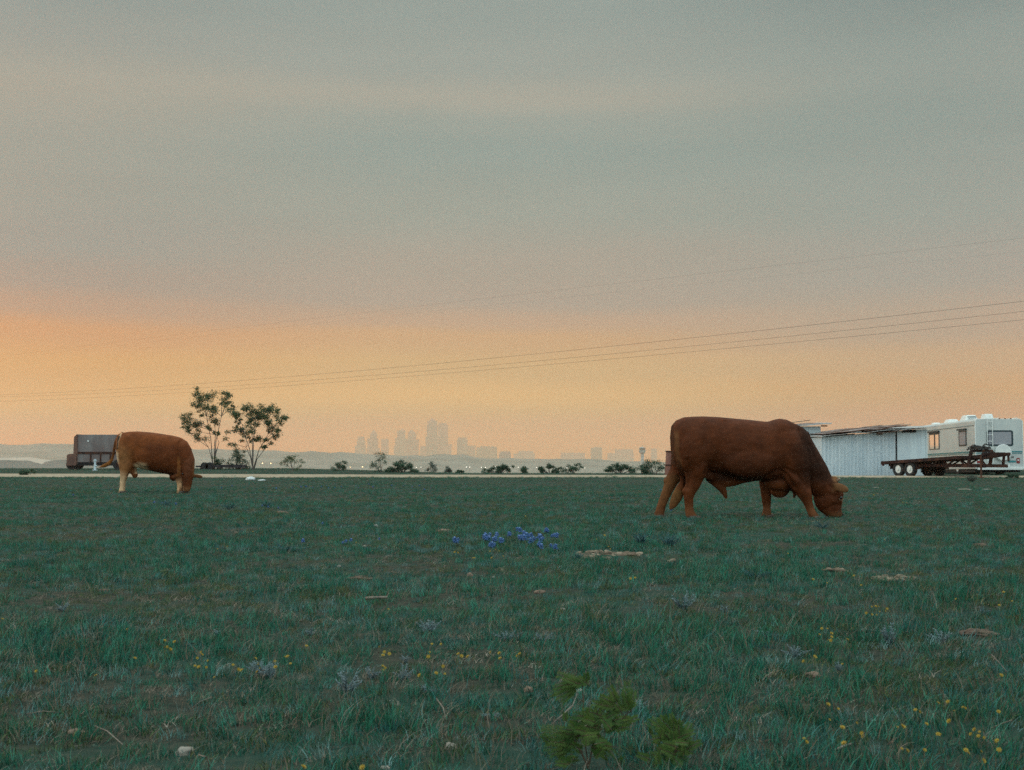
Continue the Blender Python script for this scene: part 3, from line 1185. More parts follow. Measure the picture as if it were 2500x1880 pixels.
# ------------------------------------------------------------------ tin sheds
tin = mat('corrugated_tin', (0.50, 0.59, 0.63), (0.58, 0.66, 0.69), scale=1.3, rough=0.5, metal=0.0, stretch=(3, 3, 0.5), spec=0.4)
tin_pale = mat('pale_tin_panel', (0.60, 0.70, 0.72), (0.54, 0.63, 0.66), scale=1.1, rough=0.5, stretch=(3, 3, .4), spec=0.4)
rust_roof = mat('rusted_roof_tin', (0.12, 0.055, 0.035), (0.26, 0.24, 0.23), scale=1.0, rough=0.8, stretch=(.5, 2, 2), lo=.42, hi=.6)
pale_roof = mat('weathered_roof_tin', (0.42, 0.44, 0.43), (0.24, 0.18, 0.15), scale=1.4, rough=0.6, stretch=(.6, 2, 2), lo=.45, hi=.7)
wood = mat('weathered_wood', (0.11, 0.075, 0.055), (0.20, 0.15, 0.11), scale=3, rough=0.9, stretch=(.4, 3, 3))
dark_m = mat('dark_parts_and_shade', (0.012, 0.012, 0.014), rough=0.9)  # near-black, for dark parts and for shade in open gaps


def corrugated(mb, x0, x1, y, ztop, pitch=0.17, amp=0.042, z0=-0.02, along='x', thick=0.003):
    """a sheet with real ribs; ztop is a function of the run coordinate"""
    n = max(4, int((x1 - x0) / pitch * 6))
    vs = []
    for i in range(n + 1):
        q = x0 + (x1 - x0) * i / n
        off = amp * math.sin(2 * math.pi * (q - x0) / pitch)
        for z in (z0, ztop(q)):
            vs.append((q, y + off, z) if along == 'x' else (y + off, q, z))
    fs = [(2 * i, 2 * i + 2, 2 * i + 3, 2 * i + 1) for i in range(n)]
    mb.add(vs, fs)
    return mb


SY = 66.2
xl, xr = at(2007, 1100, SY).x, at(2262, 1100, SY).x
zl, zr = at(2007, 1066, SY).z, at(2262, 1047, SY).z
shed = empty('tin_shed', (xl, SY, 0), 0, 'long low corrugated tin shed with sagging rusty roof beside the motorhome', 'shed')
W = xr - xl
ztop = lambda q: zl + (zr - zl) * q / W - 0.02
xs = at(2189, 1100, SY).x - xl
corrugated(MB(), 0, xs - 0.02, 0, ztop).build('wall', tin, shed, True)
corrugated(MB(), xs + 0.02, W, -0.03, ztop, amp=0.006).build('sliding_panel', tin_pale, shed, True)
corrugated(MB(), 0.05, 6.0, W - 0.02, lambda q: ztop(W), along='y').build('wall', tin, shed, True)
corrugated(MB(), 0.05, 6.0, 0.02, lambda q: ztop(0), along='y').build('wall', tin, shed, True)
corrugated(MB(), 0, W, 6.0, ztop).build('wall', tin, shed, True)
MB().box((xs - 0.022, -0.06, 0), (xs + 0.0, -0.047, ztop(xs))).build('post', dark_m, shed)
MB().box((W - 0.03, -0.07, 0), (W + 0.03, -0.037, ztop(W))).build('corner_trim', mat('white_trim', (0.62, 0.70, 0.70), rough=0.5), shed)
# dark slab standing for the shade in the eave gap, then overlapping roof sheets
MB().prism([(0.02, zl - 0.03), (1.55, zl + 0.02), (1.55, zl + 0.14), (0.02, zl + 0.07)], 0.05, 0.10).build('eave_shade', dark_m, shed)


def sheet(x0, x1, z0, z1, y0, y1, m, tilt=0.05, th=0.018, name='roof_sheet'):
    mb = MB()
    n = 24
    rows = []
    for i in range(n + 1):
        u = i / n
        x = x0 + (x1 - x0) * u
        z = z0 + (z1 - z0) * u + 0.012 * math.sin(u * 9 + x0) + 0.006 * math.sin(i * 2.4)
        rows.append(((x, y0, z), (x, y1, z + tilt), (x, y1, z + tilt + th), (x, y0, z + th)))
    mb.rings([list(r) for r in rows])
    return mb.build(name, m, shed)


sl = (zr - zl) / W
for (x0, x1, dz0, dz1, y0, m, tl) in (
        (-0.10, 1.75, 0.00, 0.08, -0.40, pale_roof, .10), (0.10, 2.6, 0.10, 0.19, -0.30, rust_roof, .10), (1.45, 3.30, 0.03, 0.07, -0.46, pale_roof, .10),
        (1.9, 3.9, 0.11, 0.19, -0.34, rust_roof, .10), (2.5, 4.75, -0.03, 0.03, -0.52, rust_roof, .09), (3.2, 5.2, 0.04, 0.10, -0.42, pale_roof, .10), (2.9, 4.1, 0.20, 0.24, -0.25, rust_roof, .08)):
    sheet(x0, x1, zl + sl * x0 + dz0, zl + sl * x1 + dz1, y0, 6.3, m, tl)
for (x0, x1, dz0, dz1) in ((0.9, 2.75, 0.22, 0.33), (2.2, 3.75, 0.24, 0.31), (0.0, 1.2, .15, .22)):
    MB().tube([(x0, -0.2, zl + sl * x0 + dz0), (x1, -0.28, zl + sl * x1 + dz1)], 0.014, 6).build('loose_lath', wood, shed)
MB().box((3.72, -0.12, zr - 0.17), (4.35, -0.05, zr - 0.04)).build('opening_shade', dark_m, shed)  # solid dark box painted as the shade of an opening
MB().box((2.55, -0.16, zl + sl * 2.5 - .10), (2.78, -0.055, zl + sl * 2.5 - .02)).build('rafter_end', rust_roof, shed)
MB().box((W - 0.28, -0.05, 0.16), (W - 0.24, -0.045, 0.5)).build('door_handle', dark_m, shed)

SY2 = 69.5
x1 = at(2004, 1100, SY2).x
tall = empty('tin_shed', (x1 - 2.5, SY2, 0), 0, 'narrow taller pale tin shed with flat jutting roof behind the bull\'s shoulder', 'shed')
zt = at(2000, 1041, SY2).z
corrugated(MB(), 0, 2.5, 0, lambda q: zt, amp=.008).build('wall', tin_pale, tall, True)
corrugated(MB(), 0.03, 3.0, 2.48, lambda q: zt, along='y', amp=.008).build('wall', tin_pale, tall, True)
corrugated(MB(), 0.03, 3.0, 0.02, lambda q: zt, along='y', amp=.008).build('wall', tin_pale, tall, True)
corrugated(MB(), 0, 2.5, 3.03, lambda q: zt, amp=.008).build('wall', tin_pale, tall, True)
shed_keep = shed
shed = tall
sheet(-0.35, 2.95, zt - .08, zt + .10, -0.45, 3.3, pale_roof, .10, .05, 'roof')
sheet(1.2, 2.9, zt + .05, zt + .13, -0.30, 3.0, rust_roof, .10, .02)
shed = shed_keep
MB().box((2.46, -.42, zt - .02), (2.74, -.30, zt + .05)).build('rafter_end', mat('orange_rust', (0.28, 0.12, 0.05), (0.16, 0.07, 0.04), scale=5, rough=.9), tall)
MB().tube([(0.9, -.2, zt + .16), (1.95, -.25, zt + .30)], .02, 6).build('loose_lath', wood, tall)

# ------------------------------------------------------------------ motorhome
RY = 70.5
rxl, rxr = at(2382, 1100, RY).x, at(2498.5, 1100, RY).x
mh = empty('motorhome', (rxl, RY, 0), 0, 'cream motorhome with teal stripes and a white spare wheel cover at the back', 'motorhome')
mh.rotation_euler = (R(-0.9), 0, 0)
RW = rxr - rxl
zz = lambda y: at(2400, y, RY).z
Z0, Z1 = zz(1145), zz(1022)
RL = 10.6
cream = mat('cream_bodywork', (0.53, 0.57, 0.54), (0.46, 0.50, 0.485), scale=0.7, rough=0.45, spec=0.4, stretch=(1, 1, .4))
white_p = mat('white_plastic', (0.74, 0.78, 0.74), (0.66, 0.70, 0.68), scale=2.0, rough=0.4)
teal_p = mat('teal_stripe', (0.03, 0.20, 0.22), rough=0.4)
frame_m = mat('dark_window_frame', (0.012, 0.035, 0.045), rough=0.4)
glass_d = mat('smoked_glass', (0.10, 0.11, 0.13), rough=0.08, spec=0.6)
glass_b = mat('blind_behind_glass', (0.30, 0.31, 0.33), (0.25, 0.26, 0.29), scale=1.0, stretch=(0.2, 0.2, 20), rough=0.3)
black = mat('black_rubber', (0.014, 0.016, 0.018), (0.03, 0.03, 0.03), scale=8, rough=0.8)
mirror = mat('sky_mirror', (0.95, 0.93, 0.90), rough=0.04, metal=1.0)  # full mirror in place of a see-through window, to show bright sky


def rrect(cx, cz, w, h, r, n=6):
    out = []
    for k, (sx, sz) in enumerate(((1, 1), (-1, 1), (-1, -1), (1, -1))):
        for i in range(n + 1):
            a = math.pi / 2 * (k + i / n)
            out.append((cx + sx * (w / 2 - r) + r * math.cos(a), cz + sz * (h / 2 - r) + r * math.sin(a)))
    return out


poly = [(0, Z0), (RW, Z0), (RW, Z1 - .10), (RW - .10, Z1), (0.10, Z1), (0, Z1 - .10)]
MB().prism(poly, 0, RL).build('body', cream, mh, bevel=0.03)
MB().prism([(RW * .02, Z0 - .16), (RW * .98, Z0 - .16), (RW * .98, Z0 - .004), (RW * .02, Z0 - .004)], .35, RL - .2).build('chassis', black, mh)
MB().box((0.05, -0.14, Z0 - .05), (RW - .05, -0.006, Z0 + .10)).build('bumper', white_p, mh, bevel=.02)
for x in (0.03, RW - .29):
    for y in (3.0, RL - 1.6):
        w = MB().cyl((x, y, .40), (x + .26, y, .40), .40).build('wheel', black, mh, False)
        MB().cyl((x - .01, y, .40), (x + .27, y, .40), .22).build('rim', white_p, w)
# rear face. x from photo columns
fx = lambda cx: (at(1940 + cx / 3.95, 1100, RY).x - rxl)
fz = lambda cy: zz(970 + cy / 3.95)
def rear_panel(name, x0, x1, y0, y1, m, off, th=.012, r=.05, parent=None):
    a, b, c, d = fx(x0), fx(x1), fz(y1), fz(y0)
    return MB().prism(rrect((a + b) / 2, (c + d) / 2, b - a, d - c, min(r, (b - a) / 2.01, (d - c) / 2.01)), -off - th, -off + .02).build(name, m, parent or mh)
rw = rear_panel('window', 1856, 2110, 318, 470, frame_m, .006, r=.10)
rear_panel('pane', 1872, 2092, 334, 454, glass_b, .016, r=.07, parent=rw)
rear_panel('stripe', 1748, 2196, 518, 530, teal_p, .004, r=.005)
rear_panel('stripe', 1748, 2196, 537, 543, teal_p, .004, r=.005)
rear_panel('stripe', 2060, 2132, 610, 628, teal_p, .004, r=.005)
rear_panel('number_plate', 1985, 2070, 640, 668, white_p, .004, r=.01)
rear_panel('licence_lamp', 2090, 2112, 570, 582, black, .004, r=.01)
for x0 in (2138, 1757):
    tl = rear_panel('tail_light', x0, x0 + 32, 585, 636, mat('red_lens', (0.22, 0.02, 0.02), rough=.2), .006, r=.02)
    rear_panel('reversing_lens', x0 + 8, x0 + 24, 600, 612, white_p, .022, r=.01, parent=tl)
for x0 in (1975, 2030, 2085):
    rear_panel('clearance_lamp', x0, x0 + 14, 200, 207, mat('amber_lens', (0.25, 0.08, 0.02), rough=.2), .006, r=.005)
c = (fx(2003), fz(533))
sp = MB().cyl((c[0], -.21, c[1]), (c[0], -.015, c[1]), .405, 40).build('spare_wheel_cover', white_p, mh, bevel=.03)
ld = MB()
for lx in (1857, 1907):
    ld.tube([(fx(lx), -.10, fz(640)), (fx(lx), -.10, fz(230)), (fx(lx), -.10, fz(200)), (fx(lx), .0, fz(186)), (fx(lx), .45, fz(186))], .019, 8)
for k in range(7):
    z = fz(610 - 62 * k)
    ld.tube([(fx(1857), -.10, z), (fx(1907), -.10, z)], .014, 8)
ld.build('ladder', white_p, mh)
MB().box((-.014, -.014, Z0), (.03, .05, Z1 - .1)).build('corner_trim', white_p, mh)
MB().box((RW - .03, -.014, Z0), (RW + .014, .05, Z1 - .1)).build('corner_trim', white_p, mh)
# side facing west: grooves, stripes and windows (y along the side)
def side_panel(name, y0, y1, z0, z1, m, off, th=.012, r=.02, parent=None):
    pl = rrect((y0 + y1) / 2, (z0 + z1) / 2, y1 - y0, z1 - z0, min(r, (z1 - z0) / 2.01))
    mb = MB()
    n = len(pl)
    mb.add([(-off - th, p[0], p[1]) for p in pl] + [(-off + .02, p[0], p[1]) for p in pl],
           [tuple(range(n)), tuple(range(2 * n - 1, n - 1, -1))] + [(i, i + n, (i + 1) % n + n, (i + 1) % n) for i in range(n)])
    return mb.build(name, m, parent or mh)
def sy(cx):      # photo column on the side -> distance along the vehicle
    px = 1940 + cx / 3.95
    return rxl / ((px - 1250) / FPX) - RY
def szf(cx, cy):
    return at(1250, 970 + cy / 3.95, RY + sy(cx)).z + sy(cx) * math.sin(R(0.9))
w1 = side_panel('window', sy(1658), sy(1583), szf(1620, 470), szf(1620, 322), frame_m, .004)
side_panel('pane', sy(1650), sy(1592), szf(1620, 458), szf(1620, 334), glass_b, .014, parent=w1)
side_panel('window_hood', sy(1664), sy(1580), szf(1620, 318), szf(1620, 304), frame_m, .06, th=.05)
w2 = side_panel('window', sy(1396), sy(1298), szf(1347, 503), szf(1347, 340), frame_m, .004)
side_panel('pane', sy(1390), sy(1305), szf(1347, 497), szf(1347, 362), mirror, .014, parent=w2)
side_panel('glazing_bar', sy(1357), sy(1349), szf(1347, 497), szf(1347, 362), frame_m, .030, th=.01, parent=w2)
side_panel('window_hood', sy(1402), sy(1292), szf(1347, 340), szf(1347, 326), frame_m, .06, th=.05)
side_panel('stripe', 0.06, RL - .3, fz(530), fz(518), teal_p, .004, r=.004)
side_panel('stripe', 0.06, RL - .3, fz(543), fz(537), teal_p, .004, r=.004)
side_panel('stripe', 0.06, RL - .3, fz(566), fz(558), mat('pale_teal_stripe', (.22, .36, .36), rough=.4), .004, r=.004)
side_panel('roof_seam', 0.06, RL - .3, fz(272), fz(266), mat('grey_seam', (.16, .22, .22), rough=.6), .004, r=.004)
side_panel('locker_door', 0.7, 2.0, fz(660), fz(590), white_p, .004)
# roof gear
def roofbox(name, x0, x1, y0, y1, h, m, sl_=.12):
    z = Z1
    mb = MB()
    mb.add([(x0, y0, z), (x1, y0, z), (x1, y1, z), (x0, y1, z), (x0 + sl_, y0 + sl_, z + h), (x1 - sl_, y0 + sl_, z + h), (x1 - sl_, y1 - sl_, z + h), (x0 + sl_, y1 - sl_, z + h)],
           [(0, 3, 2, 1), (4, 5, 6, 7), (0, 1, 5, 4), (1, 2, 6, 5), (2, 3, 7, 6), (3, 0, 4, 7)])
    return mb.build(name, m, mh, bevel=.03)
ac = roofbox('air_conditioner', .35, 1.05, 2.6, 3.6, .30, white_p)
mbg = MB()
for k in range(3):
    mbg.box((.50, 2.62 + .02 * k, Z1 + .08 + .07 * k), (.95, 2.70 + .02 * k, Z1 + .10 + .07 * k))
mbg.build('grille', mat('grey_grille', (.12, .16, .17), rough=.6), ac)
roofbox('roof_vent', .62, 1.12, .5, 1.1, .26, white_p, .06)
roofbox('roof_vent', .30, .95, 5.4, 6.2, .20, white_p, .10)
roofbox('roof_vent', .30, .75, 8.0, 8.5, .12, white_p, .06)
rk = MB()
for x in (1.3, 2.2):
    rk.tube([(x, .3, Z1 + .05), (x, 2.2, Z1 + .05)], .016, 6)
for y in (.3, 1.2, 2.2):
    rk.tube([(1.3, y, Z1), (1.3, y, Z1 + .06)], .014, 6)
    rk.tube([(2.2, y, Z1), (2.2, y, Z1 + .06)], .014, 6)
rk.build('roof_rail', white_p, mh)

# ------------------------------------------------------------------ flatbed gooseneck trailer in front of the motorhome
rust = mat('dark_rusty_steel', (0.022, 0.012, 0.012), (0.046, 0.020, 0.016), scale=3, rough=.85, spec=.2, c3=(.085, .036, .022), scale3=2.5)
rust_o = mat('orange_rust_patch', (0.12, 0.055, 0.032), (0.06, .028, .02), scale=5, rough=.9)
dirs = math.radians(-60)
fb = empty('flatbed_trailer', (at(2151, 1100, 64.3).x, 64.3, 0), dirs, 'rusty dark gooseneck flatbed trailer parked across the back of the motorhome', 'trailer')
# local: x along the length (rear 0), +y across to the far side
tl_ = 0.056
dk = lambda s: 0.64 + tl_ * s
def beam(mb, a, b, w, h, mi=0):
    a, b = Vector(a), Vector(b)
    d = (b - a)
    M = Matrix.Translation(a) @ d.to_track_quat('X', 'Z').to_matrix().to_4x4()
    return mb.box((0, -w / 2, -h / 2), (d.length, w / 2, h / 2), mi, M)
mb = MB()
for k in range(9):
    y0 = 0.05 + k * 0.215
    beam(mb, (0.05, y0 + .1, dk(0) + .02), (4.4, y0 + .1, dk(4.4) + .02), .205, .045)
mb.build('deck', wood, fb)
mb = MB()
for y in (0, 2.02):
    beam(mb, (0, y, dk(0) - .03), (4.5, y, dk(4.5) - .03), .06, .13)
beam(mb, (0, 0, dk(0) - .03), (0, 2.02, dk(0) - .03), .05, .15)
beam(mb, (4.47, 0, dk(4.5) - .03), (4.47, 2.02, dk(4.5) - .03), .06, .13)
for s in np.arange(.5, 4.4, .5):
    beam(mb, (s, .05, dk(s) - .06), (s, 1.97, dk(s) - .06), .05, .07)
mb.build('side_rail', rust, fb)
Q = lambda v: v if v < 4.3 else 4.3 + (v - 4.3) * .72
mb = MB()
for y in (.35, 1.65):
    beam(mb, (0.15, y, .52), (Q(6.2), y, .50), .08, .14)
    for s0, s1 in ((2.7, 3.1), (3.5, 3.2), (3.6, 4.1), (4.5, 4.25)):
        beam(mb, (s0, y, .55), (s1, y, dk(s1) - .08), .05, .06)
    beam(mb, (Q(4.9), y, .52), (Q(5.15), y, 1.12), .09, .12)
    beam(mb, (Q(5.9), y, .52), (Q(6.0), y, 1.02), .07, .10)
    beam(mb, (4.3, y, dk(4.3) - .05), (Q(6.9), 1.0 + (y - 1.0) * .3, 1.00), .09, .13)
for s, z in ((Q(5.12), 1.14), (Q(6.0), 1.02), (Q(6.2), .5), (Q(4.9), .52), (2.4, .52)):
    beam(mb, (s, .35, z), (s, 1.65, z), .09, .11)
mb.build('chassis', rust, fb)
mb = MB()
beam(mb, (Q(6.7), 1.0, 1.00), (Q(7.15), 1.0, 1.00), .16, .12)
mb.tube([(Q(7.08), 1, 1.0), (Q(7.08), 1, .70)], .05, 10)
mb.build('coupler', rust, fb)
MB().tube([(Q(5.95), .28, .02), (Q(5.95), .28, .95)], .04, 10).tube([(Q(5.95), .28, 0.0), (Q(5.95), .28, .03)], .13, 12).build('landing_jack', rust_o, fb)
rnd = random.Random(9)
mb = MB()
for _ in range(60):
    p = Vector((rnd.uniform(4.7, 5.0), rnd.uniform(.45, 1.35), 1.20 + rnd.uniform(0, .13)))
    q = p + Vector((rnd.uniform(-.22, .22), rnd.uniform(-.22, .22), rnd.uniform(-.05, .08)))
    mb.tube([p, p.lerp(q, .5) + Vector((0, 0, rnd.uniform(0, .08))), q], rnd.uniform(.012, .035), 6)
mb.box((4.72, .5, 1.20), (5.02, 1.3, 1.31))
wr = mb.build('scrap_heap', mat('dark_scrap', (0.02, 0.025, 0.025), (0.05, .04, .035), scale=6, rough=.8))
wr.matrix_world = Matrix.Translation(fb.location) @ Matrix.Rotation(dirs, 4, 'Z')
tag(wr, 'dark tangled scrap heaped on the gooseneck of the flatbed trailer', 'scrap')
for y in (0.02, 1.78):
    for s in (.98, 1.68):
        w = MB()
        prof = [(0.0, .19), (.0, .29), (.03, .325), (.10, .335), (.17, .325), (.20, .29), (.20, .19)]
        rs = []
        for k in range(28):
            a = 2 * math.pi * k / 28
            rs.append([(s + r * math.cos(a), y + o, .335 + r * math.sin(a)) for o, r in prof])
        rs.append(rs[0])
        w.rings(rs, cap=False)
        wo_ = w.build('wheel', black, fb, True)
        rm_ = MB().cyl((s, y + .03, .335), (s, y + .17, .335), .175, 24)
        rm_.cyl((s, y - .02, .335), (s, y + .05, .335), .06, 12)
        rm_.build('rim', white_p if y < 1 else rust, wo_)  # far rims painted dark as if shaded under the deck
    mb = MB()
    for k in range(10):
        a0, a1 = math.pi * k / 10, math.pi * (k + 1) / 10
        for (a, b) in ((a0, a1),):
            beam(mb, (1.33 - .80 * math.cos(a), y + .1, .34 + .40 * math.sin(a) ** .5), (1.33 - .80 * math.cos(b), y + .1, .34 + .40 * math.sin(b) ** .5 if k < 9 else .34), .23, .014)
    mb.build('fender', rust, fb)
for y in (.15, 1.85):
    MB().box((-.045, y - .06, dk(0) - .16), (-.026, y + .06, dk(0) - .08)).build('tail_light', mat('red_lens', (0.22, 0.02, 0.02)), fb)

# ------------------------------------------------------------------ livestock trailer and things at the west edge of the plateau
TY = 97.0
tx = lambda px: at(px, 1100, TY).x
tz_ = lambda py: at(0, py, TY).z
lt = empty('livestock_trailer', (tx(179), TY, 0), 0, 'old grey and rust livestock trailer standing behind the ginger cow', 'trailer')
X = lambda px: tx(px) - tx(179)
TLn = X(372)
grey_pan = mat('dull_grey_panel', (0.20, 0.185, 0.18), (0.15, 0.12, 0.115), scale=1.2, rough=.7, stretch=(1, 1, .4))
rustb = mat('rust_brown_steel', (0.11, 0.062, 0.05), (0.17, 0.09, .065), scale=2, rough=.85)
zb, zt2 = tz_(1133), tz_(1061)
MB().prism([(0.02, zb), (TLn, zb), (TLn, zt2 - .03), (TLn - .1, zt2), (.22, zt2), (.06, zt2 - .14)], 0.04, 2.0).build('body', grey_pan, lt, bevel=.02)
MB().prism([(0, zb), (X(189), zb), (X(189), zt2 + .02), (.22, zt2 + .02), (.04, zt2 - .16)], -.03, 2.04).build('end_frame', rustb, lt)
MB().box((X(189) + .003, -.01, tz_(1108)), (TLn, .03, tz_(1103))).build('belt_rail', rust, lt)
for px in (220, 244, 268, 300, 330):
    MB().box((X(px), -.012, tz_(1128)), (X(px) + .09, .03, tz_(1108) - .004)).build('stake', rust, lt)
MB().box((X(172), .02, tz_(1137)), (TLn, 1.98, tz_(1128) - .005)).build('chassis', dark_m, lt)
MB().prism([(X(164.5), tz_(1137)), (X(165), tz_(1112)), (X(169), tz_(1108.5)), (X(188), tz_(1107)), (X(188), tz_(1136)), (X(172), tz_(1137))], -.16, .035).build('fender', rustb, lt)
for px, yy in ((174.5, .12), (172, 1.8), (290, -.06), (290, 1.8)):
    z_ = .36
    w = MB().cyl((X(px), yy - .1, z_), (X(px), yy + .16, z_), .36).build('wheel', black, lt)
    MB().cyl((X(px), yy - .115, z_), (X(px), yy + .14, z_), .17).build('rim', rust, w)
MB().ell((X(215), -.012, tz_(1077)), (.06, .012, .06)).build('vent_cap', white_p, lt)
mb = MB()
beam(mb, (TLn, 1.0, .55), (TLn + 1.4, 1.0, .55), .12, .12)
mb.build('drawbar', rust, lt)

p = gp(232.5, 1144)
po = MB()
po.cyl((0, 0, 0), (0, 0, .74), .075, 12).cyl((0, 0, .6), (0, 0, .70), .10, 12).cyl((0, 0, 0), (0, 0, .05), .17, 12).cyl((.05, -.1, .30), (.16, -.1, .30), .03)
po = po.build('standpipe', mat('pale_blue_paint', (.50, .62, .66), (.42, .5, .54), scale=5, rough=.5))
po.location = (at(232.5, 1100, 92).x, 92, 0)
tag(po, 'pale blue white standpipe in front of the livestock trailer', 'standpipe')

lp = at(535, 1100, 99)
lw = empty('low_trailer', (at(478, 1100, 99).x, 99, 0), 0, 'low dark bare trailer frame lying under the two slender trees', 'trailer')
Lw = (at(594, 1100, 99).x - at(478, 1100, 99).x)
zq = lambda y: at(0, y, 99).z
MB().prism([(0, zq(1141)), (Lw, zq(1142)), (Lw - .1, zq(1135)), (Lw * .6, zq(1134.5)), (0, zq(1137))], 0, 1.8).build('deck', mat('dark_planks', (.028, .026, .03), (.05, .045, .05), scale=3, rough=.9), lw)
for px in (500, 512):
    w_ = MB().cyl((at(px, 1100, 99).x - lw.location.x, -.1, .24), (at(px, 1100, 99).x - lw.location.x, .12, .24), .26).build('wheel', black, lw)
for xx in (.3, Lw - .4):
    MB().box((xx, .1, 0), (xx + .15, .3, zq(1141.5))).build('support', dark_m, lw)

# rust-brown bin half hidden behind the bull
bx = empty('rusty_bin', (at(1627, 1100, 66.8).x, 66.8, 0), 0, 'rust-brown metal bin half hidden behind the bull\'s rump', 'bin')
bh = at(0, 1103, 66.8).z
MB().prism([(0, .01), (1.15, .01), (1.1, bh), (.08, bh)], 0, .9).build('body', mat('red_brown_rust', (.22, .105, .085), (.15, .07, .055), scale=3, rough=.85), bx, bevel=.02)
MB().box((-.02, -.03, bh * .42), (1.17, .93, bh * .47)).build('band', rust, bx)
MB().box((.05, -.03, bh - .005), (1.13, .93, bh + .05)).build('rim', rust, bx)

# ------------------------------------------------------------------ trees and shrubs on the rim
bark = mat('grey_brown_bark', (.075, .065, .06), (.12, .105, .095), scale=6, rough=.95, stretch=(1, 1, .2))
leaf_a = leafmat('tree_leaves', (.045, .080, .034), (.070, .105, .042), None, .25, 1.2)
leaf_b = leafmat('shrub_leaves', (.030, .075, .045), (.045, .095, .055), None, .25, 1.5)
leaf_c = leafmat('grey_shrub_leaves', (.07, .095, .075), (.10, .115, .09), None, .25, 1.5)


def leaf_clump(mb, c, r, n, size, rnd, flat=.75):
    for _ in range(n):
        d = Vector((rnd.gauss(0, 1), rnd.gauss(0, 1), rnd.gauss(0, flat)))
        d = d * (r * 0.52)
        p = c + d
        s = size * rnd.uniform(.6, 1.3)
        a = Vector((rnd.uniform(-1, 1), rnd.uniform(-1, 1), rnd.uniform(-.7, .7))).normalized()
        b = a.cross(Vector((rnd.uniform(-1, 1), rnd.uniform(-1, 1), rnd.uniform(-1, 1)))).normalized()
        a *= s * .6
        b *= s * .32
        mb.add([p - a, p - a * .2 + b, p + a, p - a * .2 - b], [(0, 1, 2, 3)])


def slender_tree(name, base_px, base_py, Y, clumps, label, seed, stems, rr=0.055):
    rnd = random.Random(seed)
    base = at(base_px, base_py, Y)
    base.z = 0.0
    t = empty(name, base, 0, label, 'tree', 'slender trees on the pasture edge')
    tips = []
    for (px, py, rpx) in clumps:
        q = at(px, py, Y) - base
        q.y = rnd.uniform(-.9, .9)
        tips.append((q, rpx * Y / FPX))
    wood_ = MB()
    lv = MB()
    forks = []
    for (px, py) in stems:
        q = at(px, py, Y) - base
        q.y = rnd.uniform(-.4, .4)
        mid = q * .5 + Vector((-q.x * .12, rnd.uniform(-.1, .1), q.z * .06))
        pts = [Vector((rnd.uniform(-.08, .08), rnd.uniform(-.08, .08), -.05)), mid, q]
        wood_.tube(pts, [rr * .75, rr * .5, rr * .32], 7)
        forks.append(pts)
    for q, r in tips:
        best = min(forks, key=lambda f: (f[2] - q).length + (0.6 if f[2].z > q.z else 0))
        st = best[1].lerp(best[2], rnd.uniform(.4, 1.0)) if best[2].z > q.z - .3 else best[2]
        m_ = st.lerp(q, .5) + Vector((rnd.uniform(-.15, .15), rnd.uniform(-.15, .15), rnd.uniform(-.05, .15)))
        wood_.tube([st, m_, q], [rr * .36, rr * .26, rr * .14], 5)
        n = int(140 + 2600 * r * r)
        for k in range(max(3, int(r / .085))):
            o = Vector((rnd.gauss(0, .62), rnd.gauss(0, .8), rnd.gauss(0, .55))) * r
            wood_.tube([m_.lerp(q, .7), q + o], [rr * .16, rr * .08], 4)
            leaf_clump(lv, q + o, r * .74, n // 4, .090, rnd)
    wood_.build('trunk', bark, t)
    lv.build('crown', leaf_a, t, recalc=False)
    return t


s2 = lambda l: [(120 + a / 3.456, 930 + b / 3.456, c / 3.456) for a, b, c in l]
s2s = lambda l: [(120 + a / 3.456, 930 + b / 3.456) for a, b in l]
slender_tree('slender_tree', 521, 1141, 101, s2([(1350, 155, 62), (1335, 220, 45), (1235, 205, 40), (1165, 295, 45), (1180, 345, 35), (1222, 365, 45), (1218, 412, 40), (1250, 465, 45), (1385, 290, 40),
             (1400, 245, 32), (1480, 130, 40), (1520, 175, 36), (1500, 95, 30), (1280, 110, 36), (1460, 195, 32), (1160, 400, 30), (1340, 400, 28), (1440, 455, 26), (1300, 120, 26), (1380, 330, 36), (1130, 365, 24), (1545, 210, 20),
             (1430, 660, 26), (1290, 290, 24)]), 'taller of the two slender trees, loose leafy crown, beside the ginger cow', 21,
             s2s([(1345, 560), (1440, 520), (1330, 300), (1460, 300), (1400, 430)]))
slender_tree('slender_tree', 617.7, 1146, 98, s2([(1570, 265, 46), (1640, 265, 40), (1725, 245, 56), (1730, 300, 50), (1745, 355, 42), (1748, 400, 36), (1812, 240, 42), (1865, 245, 56), (1905, 240, 36),
             (1830, 305, 40), (1842, 360, 46), (1955, 335, 42), (1895, 425, 44), (1912, 445, 34), (1560, 410, 34), (1612, 430, 44), (1660, 470, 34), (1530, 515, 34), (1705, 505, 28), (1770, 490, 34), (1885, 500, 34),
             (1825, 560, 30), (1590, 335, 22), (1990, 320, 20), (1560, 370, 24), (1680, 320, 28), (1850, 210, 34)]), 'shorter and wider of the two slender trees, many-stemmed with sparse leaves', 22,
             s2s([(1660, 560), (1800, 590), (1640, 430), (1740, 420), (1840, 450), (1700, 330)]), .05)


